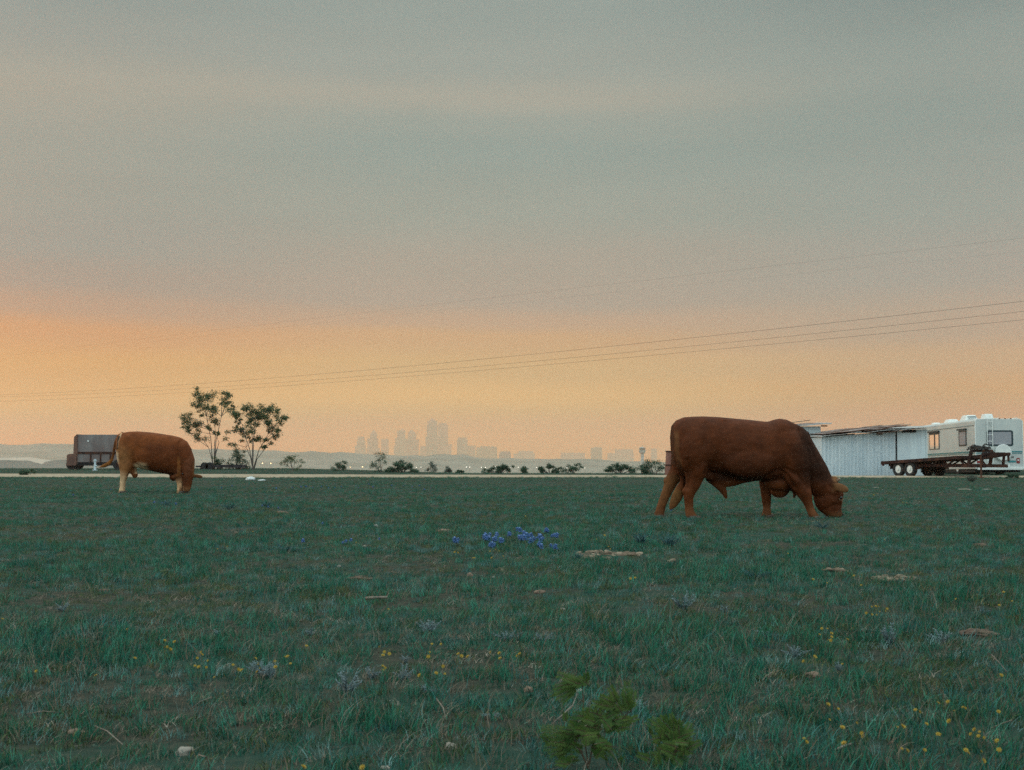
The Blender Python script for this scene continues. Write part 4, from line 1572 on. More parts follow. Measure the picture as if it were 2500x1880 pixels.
def shrub(px, base_py, w_px, top_py, label, seed, m, dens=1.0, Y=None, cat='shrub'):
    rnd = random.Random(seed)
    Y = Y or min(104, max(67, gp(px, base_py).y))
    b = at(px, base_py, Y)
    b.z = ground_z(b.x, Y)
    t = empty('shrub', b, 0, label, cat, 'shrubs along the pasture edge')
    w = w_px * Y / FPX
    h = at(px, top_py, Y).z - b.z
    wd, lv = MB(), MB()
    n = max(5, int(10 * dens * (w / 1.4)))
    for i in range(n):
        a = rnd.uniform(-1, 1)
        q = Vector((a * w * .5, rnd.uniform(-.5, .5) * min(w, 1.6) * .7, h * (1 - .55 * a * a) * rnd.uniform(.35, .92)))
        wd.tube([(q.x * .15, q.y * .15, -.03), (q.x * .6, q.y * .6, q.z * .6), tuple(q)], [.022, .014, .006], 5)
        for k in range(3):
            o = Vector((rnd.gauss(0, .20), rnd.gauss(0, .20), rnd.gauss(-.04, .19))) * min(1.6, h)
            leaf_clump(lv, q + o, .15 * min(1.5, h + .3), int(85 * dens), .050 * (Y / 75), rnd)
    wd.build('stem', bark, t)
    lv.build('crown', m, t, recalc=False)
    return t


c4 = lambda u, v: (820 + u / 2.698, 1000 + v / 2.698)
shrub(576, 1139, 32, 1101, 'dense dark bush between the two slender trees', 31, leaf_b, 1.5, 100)
shrub(533, 1138, 10, 1122, 'tiny sprig at the foot of the taller slender tree', 32, leaf_b, 1.0, 100)
shrub(716, 1148, 46, 1117, 'loose leggy shrub just beyond the shorter slender tree', 33, leaf_a, .8, 92)
shrub(829, 1150, 20, 1124, 'small upright dark shrub between the leggy shrub and the arching one', 34, leaf_b, 1.2, 88)
shrub(931, 1155, 36, 1110, 'tallest shrub of the road edge, arching stem with an airy top', 35, leaf_b, .9, 82)
shrub(982, 1156, 64, 1128, 'broad dense green bush joined to the arching shrub', 36, leaf_b, 1.5, 80)
shrub(1053, 1155, 22, 1133, 'faint grey twiggy shrub beyond the broad dense bush', 37, leaf_c, .6, 92)
shrub(1094, 1155, 14, 1143, 'very small grey tuft between two road edge shrubs', 38, leaf_c, .8, 92)
shrub(1124, 1157, 22, 1148, 'flat low green tuft hugging the road edge under the skyline', 39, leaf_b, .9, 84)
shrub(1220, 1158, 66, 1135, 'wide ragged bush below the far row of lights', 40, leaf_b, 1.2, 80)
shrub(1276, 1158, 28, 1139, 'small rounded bush next to the wide ragged one', 41, leaf_b, 1.1, 80)
shrub(1342, 1159, 52, 1138, 'low spreading bush, first of a close pair on the road edge', 42, leaf_b, 1.2, 79)
shrub(1396, 1160, 38, 1133, 'pointed bush, second of a close pair on the road edge', 43, leaf_b, 1.1, 78)
shrub(1512, 1160, 64, 1135, 'rounded bush in front of the far control tower', 44, leaf_b, 1.3, 76)
shrub(1598, 1163, 48, 1112, 'open leafy sapling behind the bull\'s tail', 45, leaf_b, 1.2, 72)
shrub(1566, 1162, 18, 1139, 'small sprig at the foot of the leafy sapling behind the bull', 46, leaf_b, 1.0, 73)
shrub(70, 1163, 42, 1148, 'low weedy clump growing over the gravel road, far west', 47, leaf_b, 1.1, 66)
shrub(2372, 1174, 26, 1163, 'grey green weed clump in the grass before the flatbed trailer', 48, leaf_c, 1.0, 50, 'weed')
shrub(2470, 1170, 34, 1160, 'dark green weed clump on the verge before the motorhome', 49, leaf_b, 1.0, 58, 'weed')

# ------------------------------------------------------------------ overhead wires
wire_m = mat('dark_wire', (.05, .05, .055), rough=.6)
pR, pL = Vector((26.5, 73.6, 0)), Vector((-67.0, 186.0, 0))
for i, (h0, h1, sag, lab, rr) in enumerate(((8.95, 8.98, .76, 'uppermost of the three lower overhead wires', .0085), (8.42, 8.72, .84, 'middle of the three lower overhead wires', .0075),
                                    (7.99, 8.12, .66, 'lowest overhead wire of all', .0075), (12.25, 14.0, -.18, 'highest overhead wire crossing the grey cloud', .0033),
                                    (11.55, 13.6, -.25, 'faint overhead wire just below the highest one', .0018))):
    pts = []
    for k in range(-12, 61):
        u = k / 48.0
        q = pR.lerp(pL, u)
        pts.append((q.x, q.y, h0 + (h1 - h0) * u - sag * 4 * u * (1 - u)))
    o = MB().tube(pts, rr, 5).build('power_line', wire_m)
    tag(o, lab, 'power line', 'overhead wires')

# ------------------------------------------------------------------ the far city in the haze
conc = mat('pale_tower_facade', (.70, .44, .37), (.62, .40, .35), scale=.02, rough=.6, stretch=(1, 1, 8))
dkgl = mat('haze_tinted_facade', (.60, .39, .35), (.52, .35, .33), scale=.03, rough=.6, stretch=(1, 1, 10))  # both facades carry the pink of the sunset haze in their colour
CY = 11200.0


def tower(name, tiers, Y, m, label, cat='skyscraper', group='hazy city skyline', depth=None, base_row=1135, crown=None):
    """tiers: list of (u0, u1, vtop) in skyline sheet units, widest first"""
    u0 = min(t[0] for t in tiers)
    u1 = max(t[1] for t in tiers)
    cx = at(c4((u0 + u1) / 2, 0)[0], 1100, Y).x
    zb_ = -50.0
    mb = MB()
    last = zb_
    d0 = (u1 - u0) / 2.698 * Y / FPX
    d = min(d0, 60.0) if depth is None else depth
    for k, (a, b, v) in enumerate(tiers):
        xa, xb = at(c4(a, 0)[0], 1100, Y).x - cx, at(c4(b, 0)[0], 1100, Y).x - cx
        z = at(1250, c4(0, v)[1], Y).z
        sh = k * 2.0
        mb.box((xa, -d / 2 + sh, zb_ if k == 0 else zb_ + 2), (xb, d / 2 - sh, z))
    if crown:
        a, b, v0, v1 = crown
        xa, xb = at(c4(a, 0)[0], 1100, Y).x - cx, at(c4(b, 0)[0], 1100, Y).x - cx
        za, zb2 = at(1250, c4(0, v0)[1], Y).z, at(1250, c4(0, v1)[1], Y).z
        xm = (xa + xb) / 2
        e = (xb - xa) * .12
        mb.add([(xa, -d * .4, za), (xb, -d * .4, za), (xb, d * .4, za), (xa, d * .4, za), (xm - e, -e, zb2), (xm + e, -e, zb2), (xm + e, e, zb2), (xm - e, e, zb2)],
               [(0, 1, 5, 4), (1, 2, 6, 5), (2, 3, 7, 6), (3, 0, 4, 7), (4, 5, 6, 7), (3, 2, 1, 0)])
    o = mb.build(name, m)
    o.location = (cx, Y, 0)
    return tag(o, label, cat, group)


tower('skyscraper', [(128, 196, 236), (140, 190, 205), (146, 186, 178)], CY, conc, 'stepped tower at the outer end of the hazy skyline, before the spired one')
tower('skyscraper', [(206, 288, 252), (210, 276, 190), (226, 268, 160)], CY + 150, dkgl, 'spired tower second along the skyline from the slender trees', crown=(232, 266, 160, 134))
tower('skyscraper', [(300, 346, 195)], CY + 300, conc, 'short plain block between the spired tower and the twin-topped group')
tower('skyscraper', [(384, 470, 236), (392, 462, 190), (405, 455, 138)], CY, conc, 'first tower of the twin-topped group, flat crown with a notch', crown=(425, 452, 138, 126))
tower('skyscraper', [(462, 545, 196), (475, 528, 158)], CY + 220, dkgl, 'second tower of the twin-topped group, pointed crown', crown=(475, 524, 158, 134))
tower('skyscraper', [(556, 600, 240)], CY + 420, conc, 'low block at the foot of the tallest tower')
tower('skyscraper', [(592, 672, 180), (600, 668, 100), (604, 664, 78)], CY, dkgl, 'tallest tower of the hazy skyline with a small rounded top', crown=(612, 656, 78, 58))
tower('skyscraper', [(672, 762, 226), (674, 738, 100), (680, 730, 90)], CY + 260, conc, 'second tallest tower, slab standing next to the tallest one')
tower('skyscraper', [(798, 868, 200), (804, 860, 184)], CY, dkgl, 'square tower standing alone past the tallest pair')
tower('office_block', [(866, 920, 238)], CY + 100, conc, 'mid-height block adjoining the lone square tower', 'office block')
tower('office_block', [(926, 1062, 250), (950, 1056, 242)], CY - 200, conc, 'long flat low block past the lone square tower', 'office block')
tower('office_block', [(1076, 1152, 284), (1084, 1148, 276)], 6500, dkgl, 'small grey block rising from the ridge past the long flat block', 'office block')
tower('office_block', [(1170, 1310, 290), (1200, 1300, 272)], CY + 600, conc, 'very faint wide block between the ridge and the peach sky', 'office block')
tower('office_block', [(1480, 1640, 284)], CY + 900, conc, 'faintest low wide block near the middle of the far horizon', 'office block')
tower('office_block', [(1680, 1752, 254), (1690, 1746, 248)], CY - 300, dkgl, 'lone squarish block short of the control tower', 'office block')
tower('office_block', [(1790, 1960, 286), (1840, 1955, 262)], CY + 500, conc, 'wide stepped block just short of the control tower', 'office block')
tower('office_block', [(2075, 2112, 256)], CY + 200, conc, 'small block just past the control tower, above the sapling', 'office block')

ct = empty('control_tower', (at(1568, 1100, 2600).x, 2600, -50), 0, 'airport control tower with a wide cab on a slim shaft', 'control tower')
ctz = lambda py: at(1250, py, 2600).z + 50
pale = mat('tower_concrete', (.26, .29, .29), (.32, .34, .33), scale=.2, rough=.8)
MB().tube([(0, 0, 0), (0, 0, ctz(1106))], [3.6, 2.9], 16).build('shaft', pale, ct, True)
MB().tube([(0, 0, ctz(1109)), (0, 0, ctz(1104)), (0, 0, ctz(1099))], [3.0, 6.0, 6.2], 16).build('collar', pale, ct)
MB().tube([(0, 0, ctz(1099) + .01), (0, 0, ctz(1094))], [5.0, 5.8], 16).build('cab', mat('cab_glass', (.05, .08, .10), rough=.2), ct)
MB().tube([(0, 0, ctz(1094) + .01), (0, 0, ctz(1092.5)), (0, 0, ctz(1091))], [6.2, 5.2, 1.4], 16).build('roof', pale, ct)
MB().tube([(0, 0, ctz(1091)), (0, 0, ctz(1086.5))], .35, 6).build('mast', pale, ct)

lampw = emit('lit_floodlight', (1.0, .92, .78), 3.2)
lampo = emit('lit_sodium_lamp', (1.0, .62, .28), 5.0)
lmast = mat('lamp_mast', (.12, .13, .13), rough=.6)
rnd = random.Random(8)
for (u, v, k) in ((860, 378, 1), (882, 379, 1), (958, 380, .9), (985, 380, .8), (1053, 378, 1), (1080, 378, 1.1), (1104, 380, 1.2), (1150, 379, 1.1), (1202, 380, .9), (1246, 381, 1), (1322, 382, .8),
                  (1345, 383, .8), (1522, 383, .9), (1640, 385, .7), (78, 376, 1), (95, 379, .9), (176, 377, 1.3), (530, 381, .8), (560, 380, .8), (640, 372, .8)):
    Y = 2500 + rnd.uniform(-60, 60)
    px, py = c4(u, v)
    p = at(px, py, Y)
    orange = u in (176, 95)
    t = empty('street_lamp', (p.x, Y, -50), 0, 'distant lit warm orange lamp low in the hazy valley near the arching shrub' if orange else 'tiny distant lit white lamp in the hazy valley below the ridge', 'street lamp', 'distant lights in the valley')
    MB().tube([(0, 0, 0), (0, 0, p.z + 50 - .9)], [.35, .2], 6).build('mast', lmast, t)
    MB().ell((0, 0, p.z + 50), (.75 * k, .6 * k, .6 * k), 10, 6).build('lamp_head', lampo if orange else lampw, t, True)
p = at(120 + 1800 / 3.456, 930 + 695 / 3.456, 2400)
for dxx in (0, 14):
    t = empty('street_lamp', (p.x + dxx, 2400, -50), 0, 'distant lit warm lamp glowing beyond the shorter slender tree', 'street lamp', 'distant lights in the valley')
    MB().tube([(0, 0, 0), (0, 0, p.z + 49.1)], [.35, .2], 6).build('mast', lmast, t)
    MB().ell((0, 0, p.z + 50), (.9, .7, .8), 10, 6).build('lamp_head', lampo, t, True)

# ------------------------------------------------------------------ small things in the grass
stone_m = mat('pale_limestone', (.27, .25, .21), (.18, .165, .14), scale=9, rough=.95, bump=.3)
stone_t = mat('tan_stone', (.20, .14, .10), (.14, .10, .075), scale=8, rough=.95, bump=.3)
dung_m = mat('dry_earth_clod', (.075, .050, .037), (.15, .105, .075), scale=14, rough=.98, bump=.5)
white_c = mat('white_plastic_sheet', (.58, .62, .60), (.46, .50, .50), scale=8, rough=.6)


def rock(name, px, py, w_px, h_px, m, label, cat, group, seed, flat=1.0):
    rnd = random.Random(seed)
    c = gp(px, py)
    w = w_px * c.y / FPX
    h = h_px * c.y / FPX
    bm = bmesh.new()
    bmesh.ops.create_icosphere(bm, subdivisions=4, radius=1.0)
    for v in bm.verts:
        k = 1 + .28 * mnoise.fractal(v.co * 1.6 + Vector((seed * 3.1, 0, 0)), 1.0, 2.0, 3)
        if name == 'earth_clod':
            k += .30 * mnoise.fractal(v.co * 4.0 + Vector((0, seed * 1.7, 0)), 1.0, 2.0, 4)
        v.co = Vector((v.co.x * w / 2, v.co.y * w * .36 * flat, v.co.z * h * .62)) * k
        if v.co.z < -h * .2:
            v.co.z = -h * .2
    me = bpy.data.meshes.new(name)
    bm.to_mesh(me)
    bm.free()
    me.polygons.foreach_set('use_smooth', [True] * len(me.polygons))
    me.materials.append(m)
    o = bpy.data.objects.new(name, me)
    o.location = (c.x, c.y, ground_z(c.x, c.y) + h * .10)
    o.rotation_euler = (0, 0, rnd.uniform(-.5, .5))
    link(o)
    return tag(o, label, cat, group)


G = 'stones lying in the pasture'
D = 1.1307
for k, (px, py, w, h, m, lab) in enumerate((
        (1982, 1650, 44, 17, stone_t, 'tan humped stone above the yellow flower patch'),
        (453, 1843, 50, 24, stone_m, 'largest pale round stone near the bottom edge, west of the mesquite'),
        (1100, 1830, 30, 24, stone_m, 'pale pointed stone between the round stone and the mesquite sprigs'),
        (1413, 1698, 36, 20, stone_m, 'white stone under the top frond of the mesquite seedling'),
        (1290, 1690, 24, 18, stone_t, 'pinkish stone beside the mesquite seedling\'s long twig'),
        (1147, 1408, 16, 14, stone_t, 'small pinkish stone standing in the mid pasture'),
        (1205, 1413, 9, 7, stone_m, 'tiny white pebble just past the small pinkish stone'),
        (1373, 1492, 14, 11, stone_m, 'small grey white stone in the mid pasture below the bare patch'),
        (1318, 1449, 26, 12, stone_t, 'flat tan stone below the bare chip patch'),
        (918, 1287, 10, 9, stone_m, 'small white stone in open grass beneath the skyline'),
        (866, 1336, 11, 6, stone_m, 'first of two tiny white stones lying level together'),
        (890, 1339, 12, 6, stone_m, 'second of two tiny white stones lying level together'),
        (690, 1254, 30, 9, stone_t, 'long flat reddish stone in the far pasture below the slender trees'),
        (576, 1302, 9, 9, stone_t, 'small tan stone below the long flat reddish stone'),
        (828, 1383, 10, 7, stone_m, 'tiny pale stone below the level pair of stones'),
        (2112, 1540, 40, 10, stone_m, 'long low grey stone on the east side of the pasture'),
        (2160, 1542, 22, 9, stone_m, 'short grey stone next to the long low grey one'),
        (2322, 1512, 20, 7, stone_m, 'small pale stone above the brown earth clod'),
        (185, 1794, 40, 14, stone_t, 'brown half-buried stone in the west corner grass'),
        (1085, 1298, 46, 10, stone_t, 'orange tan flat stone west of the bluebonnets'),
        (940, 1877, 26, 10, stone_m, 'pale stone cut by the bottom edge next to a yellow flower'))):
    rock('stone', px, py, w, h, m, lab, 'stone', G, k + 1)
for k, (px, py, w, h, lab) in enumerate(((2388, 1547, 96, 18, 'broad brown earth clod in the east pasture'), (2392, 1334, 34, 12, 'dark reddish earth clod in the pasture before the motorhome'),
                                          (250, 1443, 26, 8, 'brown earth clod in the west pasture'), (185, 1512, 24, 10, 'small brown clod left of the yellow flowers in the west pasture'),
                                          (880, 1412, 60, 13, 'long dark tangled clod beneath the skyline'))):
    rock('earth_clod', px, py, w, h, dung_m, lab.replace('left of', 'short of'), 'earth clod', 'earth clods in the pasture', 60 + k, 1.3)
rock('plastic_sheet', 612, 1172, 25, 11, white_c, 'crumpled white sheet lying by the gravel road', 'sheet', None, 91)
rock('plastic_sheet', 640, 1173.5, 22, 4, white_c, 'thin flat white scrap trailing from the crumpled sheet', 'sheet', None, 92)
for k, (px, py, w, lab) in enumerate(((2355, 1196, 46, 'long white flat stone in the far grass before the motorhome'), (2408, 1196, 30, 'short white flat stone in the far grass before the motorhome'), (2140, 1192, 22, 'white flat stone in the far grass before the flatbed trailer'))):
    rock('stone', px, py, w * .8, 3, stone_m, lab, 'stone', G, 95 + k)


def stick(pts, r, label, m=None, name='dry_twig', cat='twig', group='dry twigs and stalks in the grass'):
    ps = [gp(px, py) for px, py, z in pts]
    Ym = sum(p.y for p in ps[:1])
    vs = []
    b = gp(pts[0][0], pts[0][1])
    for px, py, z in pts:
        q = gp(px, py, z)
        vs.append(q - b)
    o = MB().tube(vs, [r * .6 * (1 - .5 * i / len(vs)) for i in range(len(vs))], 6).build(name, m or twig_m, None, True)
    o.location = b
    return tag(o, label, cat, group)


twig_m = mat('bleached_twig', (.22, .19, .15), (.14, .12, .10), scale=20, rough=.9)
stick([(1338, 1776, .03), (1370, 1748, .06), (1398, 1722, .08), (1407, 1700, .08)], .0035, 'long bleached twig beside the mesquite seedling')
stick([(230, 1772, .03), (262, 1785, .04), (300, 1818, .05)], .004, 'pale twig slanting through the west foreground grass')
stick([(468, 1730, .03), (490, 1712, .06), (517, 1702, .07)], .003, 'thin arching stalk in the west foreground')
stick([(65, 1743, .03), (105, 1736, .05), (145, 1740, .03)], .003, 'straight dry stalk near the west edge of the foreground')
stick([(1066, 1706, .03), (1082, 1728, .06), (1090, 1760, .02)], .004, 'forked dead stalk in the centre foreground')
stick([(2420, 1778, .02), (2448, 1766, .05), (2470, 1758, .07)], .0035, 'pale twig among the yellow flowers')
stick([(2420, 1598, .08), (2440, 1618, .05), (2458, 1640, .02)], .004, 'grey twig leaning in the east pasture')
stick([(2038, 1832, .02), (2060, 1822, .03), (2078, 1816, .03)], .008, 'thick bark fragment near the bottom of the flower patch')
stick([(893, 1461, .02), (920, 1459, .03), (945, 1458, .03)], .02, 'stubby brown log lying in the mid pasture')
stick([(485, 1843, .06), (505, 1848, .09), (512, 1875, .0)], .004, 'bent pale stalk arching beside the largest round stone')

# yellow wildflowers -------------------------------------------------
petal = mat('yellow_petal', (.31, .235, .035), (.24, .17, .025), scale=30, rough=.7)
petal_c = mat('flower_centre', (.30, .16, .015), rough=.8)
stem_m = mat('flower_stem', (.05, .11, .05), rough=.8)


def yellow_proto(label):
    t = empty('yellow_wildflower', (0, 0, 0), 0, label, 'wildflower', 'yellow wildflowers in the grass')
    MB().tube([(0, 0, 0), (.004, 0, .05), (0, 0, .094)], [.0016, .0014, .0012], 5).build('stem', stem_m, t)
    mb = MB()
    for ring, (n, r, tilt, zz0) in enumerate(((7, .0115, .35, 0), (6, .0085, .75, .002))):
        for i in range(n):
            a = 2 * math.pi * i / n + ring * .3
            d = Vector((math.cos(a), math.sin(a), 0))
            s = Vector((-math.sin(a), math.cos(a), 0))
            p0 = Vector((0, 0, .094 + zz0))
            up = Vector((0, 0, math.sin(tilt)))
            mb.add([p0 + d * .0015, p0 + d * r * .6 + s * r * .33 + up * r * .4, p0 + d * r + s * r * .14 + up * r * .8, p0 + d * r - s * r * .14 + up * r * .8, p0 + d * r * .6 - s * r * .33 + up * r * .4], [(0, 1, 2, 3, 4)])
    RT = Matrix.Translation((0, 0, .094)) @ Matrix.Rotation(R(48), 4, 'X') @ Matrix.Translation((0, 0, -.094))
    mb.v = [tuple(RT @ Vector(q)) for q in mb.v]
    b = mb.build('blossom', petal, t, recalc=False)
    MB().ell(tuple(RT @ Vector((0, 0, .0965))), (.0042, .0040, .0040), 10, 6).build('flower_centre', petal_c, b, True)
    return t


def dup(o, parent=None):
    c = o.copy()
    COL.objects.link(c)
    c.parent = parent
    for ch in list(o.children):
        dup(ch, c)
    return c


def plant_at(px, py, hgt):
    """the head of the plant (height hgt) shows at this place in the photo"""
    return gp(px, py, hgt)


c7 = lambda u, v: (1950 + u / 4.022, 1600 + v / 4.022)
near_patch = [c7(*q) for q in ((325, 475), (385, 525), (290, 630), (545, 645), (665, 750), (640, 790), (95, 815), (75, 830), (965, 690), (990, 695), (1080, 700), (1080, 520), (1110, 540), (1285, 675), (1420, 440),
              (1425, 460), (1580, 500), (1600, 505), (1560, 545), (1500, 635), (1735, 715), (1725, 740), (1730, 780), (1740, 765), (1825, 790), (1880, 818), (1900, 825), (1400, 775), (1425, 780), (990, 915), (1025, 915),
              (1240, 930), (1600, 930), (1610, 950), (1735, 935), (1745, 1005), (1965, 925), (1970, 195), (2015, 545), (410, 80), (145, 10), (175, 20), (85, 50), (465, 710), (370, 850))]
c6 = lambda u, v: (u / 3.16, 1400 + v / 3.16)
c5 = lambda u, v: (700 + u / 3.16, 1400 + v / 3.16)
west = [c6(*q) for q in ((985, 425), (1070, 650), (1240, 565), (1275, 515), (1285, 575), (1320, 560), (1330, 525), (268, 750), (30, 350), (1560, 605), (1575, 625), (1530, 650), (1595, 670), (1530, 710), (1540, 720), (1585, 715),
              (1660, 800), (1790, 705), (1810, 735), (1955, 655), (1985, 690), (1990, 725), (2015, 755), (2110, 665), (2150, 720), (2200, 640), (2205, 690), (710, 785), (1870, 745))]
west += [c5(*q) for q in ((120, 555), (720, 565), (770, 605), (790, 620), (735, 630), (740, 715), (785, 715), (745, 745), (1115, 545), (1190, 545), (1110, 605), (1110, 635), (1295, 615), (1325, 635), (1415, 640), (1230, 700),
              (1180, 765), (1215, 775), (1645, 615), (1665, 650), (1780, 620), (1790, 625), (625, 1495), (150, 1495), (1030, 770), (1610, 600), (790, 275), (8, 640))]
c6r = lambda u, v: (1800 + u / 3.16, 1150 + v / 3.16)
east = [c6r(*q) for q in ((1020, 1045), (1060, 1040), (1075, 1040), (985, 1085), (1020, 1100), (1090, 1105), (1110, 1085), (1135, 1080), (1145, 1060), (660, 1215), (690, 1215), (665, 1255), (705, 1250), (700, 1275), (690, 1300),
              (745, 1300), (855, 1298), (960, 880), (890, 800), (955, 800), (2030, 930), (2145, 1000), (2050, 1030), (715, 860), (585, 835), (385, 635), (1125, 530), (1690, 985), (1300, 240), (1045, 180), (340, 315), (1430, 240), (1265, 240))]
c8 = lambda u, v: (1100 + u / 3.687, 1250 + v / 3.687)
mid_ = [c8(*q) for q in ((1370, 208), (1305, 240), (1395, 305), (1450, 330), (345, 353), (405, 338), (440, 350), (462, 395), (365, 410), (200, 412), (1610, 600), (1640, 590), (45, 360), (660, 35))]
mid_ += [(520 + a / 3.16 - 20, 1150 + b / 3.16) for a, b in ((65, 575), (100, 600), (180, 580), (335, 455), (385, 465), (325, 405), (1165, 550), (1635, 350), (2065, 670), (1935, 625), (1250, 500))]
rnd = random.Random(77)
for pts, lab in ((near_patch, 'yellow wildflower on a thin stem in the foreground patch below the motorhome'), (west, 'small yellow wildflower scattered in the western and central foreground grass'),
                 (east, 'small yellow wildflower in the pasture between the bull and the flower patch'), (mid_, 'tiny yellow wildflower far out in the mid pasture')):
    proto = None
    for (px, py) in pts:
        if proto is None:
            proto = o = yellow_proto(lab)
        else:
            o = dup(proto)
        q = plant_at(px, py, .095)
        s = rnd.uniform(.48, .88) * (0.9 if q.y < 8 else 1.0 + .03 * (q.y - 8))
        q = plant_at(px, py, .095 * s)
        o.location = (q.x, q.y, 0)
        o.rotation_euler = (rnd.uniform(-.35, .35), rnd.uniform(-.3, .3), rnd.uniform(-1.3, 1.3))
        o.scale = (s, s, s)

# bluebonnets --------------------------------------------------------
blue_m = mat('bluebonnet_petal', (.040, .105, .27), (.075, .16, .34), scale=60, rough=.7)
bluetip = mat('pale_bluebonnet_tip', (.22, .32, .55), rough=.7)


def bonnet_proto(label):
    t = empty('bluebonnet', (0, 0, 0), 0, label, 'wildflower', 'bluebonnets in the pasture')
    MB().tube([(0, 0, 0), (.005, .002, .08), (0, 0, .19)], [.003, .0026, .002], 6).build('stem', stem_m, t)
    r_ = random.Random(len(label))
    mb = MB()
    for i in range(34):
        u = i / 34
        z = .095 + .075 * u
        a = i * 2.4
        r = .026 * (1 - .35 * u) * r_.uniform(.6, 1.2)
        q = r_.uniform(.008, .0125)
        mb.ell((r * math.cos(a), r * math.sin(a), z + r_.uniform(-.008, .008)), (q, q, q * .8), 7, 5)
    mb.build('flower_spike', blue_m, t, True)
    MB().ell((0, 0, .176), (.009, .009, .008), 8, 6).build('spike_tip', bluetip, t, True)
    mb = MB()
    for k in range(6):
        a = k * 1.05
        c = Vector((math.cos(a) * .045, math.sin(a) * .045, .035 + .012 * (k % 3)))
        for j in range(5):
            b = a + (j - 2) * .5
            d = Vector((math.cos(b), math.sin(b), .25)) * .035
            s = Vector((-math.sin(b), math.cos(b), 0)) * .006
            mb.add([c, c + d * .6 + s, c + d, c + d * .6 - s], [(0, 1, 2, 3)])
    mb.build('leaf', MATS['shrub_leaves'], t, recalc=False)
    return t


bl = [c8(*q) for q in ((320, 222), (352, 200), (338, 212), (428, 198), (420, 240), (470, 252), (553, 190), (615, 150), (640, 220), (690, 185), (660, 225), (700, 215), (715, 200), (765, 238), (820, 220), (800, 250), (905, 212),
            (932, 205), (925, 300), (365, 290), (62, 245), (860, 160), (785, 285), (300, 235), (655, 205), (675, 232))]
bl2 = [(500 + a / 3.16, 1150 + b / 3.16) for a, b in ((910, 400), (1080, 540), (1120, 530), (1060, 550), (1338, 520), (1950, 525), (765, 535), (210, 115), (680, 125), (740, 120), (785, 118), (835, 125), (900, 120), (940, 112), (950, 128), (1000, 128), (1050, 120),
            (1165, 115), (1185, 125), (1270, 100), (1300, 120), (1440, 110), (1530, 115), (1600, 120), (1700, 140), (1740, 130), (550, 130), (1650, 110))]
bl2 += [(120 + a / 3.456, 930 + b / 3.456) for a, b in ((1005, 1005), (985, 1020), (955, 1025), (1070, 1035), (880, 1020), (1545, 885), (1460, 900), (1910, 905), (2125, 890), (2165, 890), (520, 915), (200, 960), (1800, 1050), (1850, 1060), (1930, 1070))]
bl2 += [(1620, 1236), (1640, 1245), (1612, 1195)]
bl = bl + [(px + rnd.uniform(-11, 11), py + rnd.uniform(-3, 6)) for px, py in bl]
for pts, lab in ((bl, 'blue lupin spike in the dense blue clump before the bull'), (bl2, 'lone blue lupin spike scattered far out in the pasture')):
    proto = None
    for (px, py) in pts:
        if proto is None:
            proto = o = bonnet_proto(lab)
        else:
            o = dup(proto)
        s = rnd.uniform(.36, .64) * (1.0 if pts is bl else .72)
        q = gp(px, py, .135 * s)
        o.location = (q.x, q.y, 0)
        o.rotation_euler = (rnd.uniform(-.35, .35), rnd.uniform(-.35, .35), rnd.uniform(0, 6.28))
        o.scale = (s * 1.35, s * 1.35, s)

# silvery weeds -------------------------------------------------------
silver = leafmat('silvery_leaves', (.12, .18, .19), (.17, .23, .24), None, .2, 8.0)
tealw = leafmat('blue_green_leaves', (.025, .09, .095), (.05, .12, .125), None, .25, 8.0)


def weed(px, py, h, w, m, label, seed, n=14, kind='rosette'):
    rnd = random.Random(seed)
    c = gp(px, py)
    h, w = h * .85, w * .7
    t = empty('weed', (c.x, c.y, ground_z(c.x, c.y)), rnd.uniform(0, 6), label, 'weed', 'silvery and blue green weeds in the pasture')
    lv = MB()
    st = MB()
    for i in range(n):
        a = rnd.uniform(0, 6.283)
        tilt = rnd.uniform(.25, 1.1)
        L = h * rnd.uniform(.7, 1.15)
        d = Vector((math.cos(a) * math.sin(tilt) * w / h * 1.1, math.sin(a) * math.sin(tilt) * w / h * 1.1, math.cos(tilt)))
        st.tube([(0, 0, -.005), tuple(d * L * .5 + Vector((0, 0, .01))), tuple(d * L)], [.0022, .0016, .001], 4)
        for k in range(7):
            u = .25 + .75 * k / 6
            p = d * L * u
            for sg in (-1, 1):
                b = a + sg * rnd.uniform(.5, 1.3)
                e = Vector((math.cos(b), math.sin(b), rnd.uniform(.2, .9))) * h * .20 * (1.2 - .5 * u)
                s = e.cross(Vector((rnd.uniform(-1, 1), rnd.uniform(-1, 1), 1))).normalized() * e.length * .20
                lv.add([p, p + e * .5 + s, p + e, p + e * .5 - s], [(0, 1, 2, 3)])
    st.build('stem', m, t)
    lv.build('leaf', m, t, recalc=False)
    return t


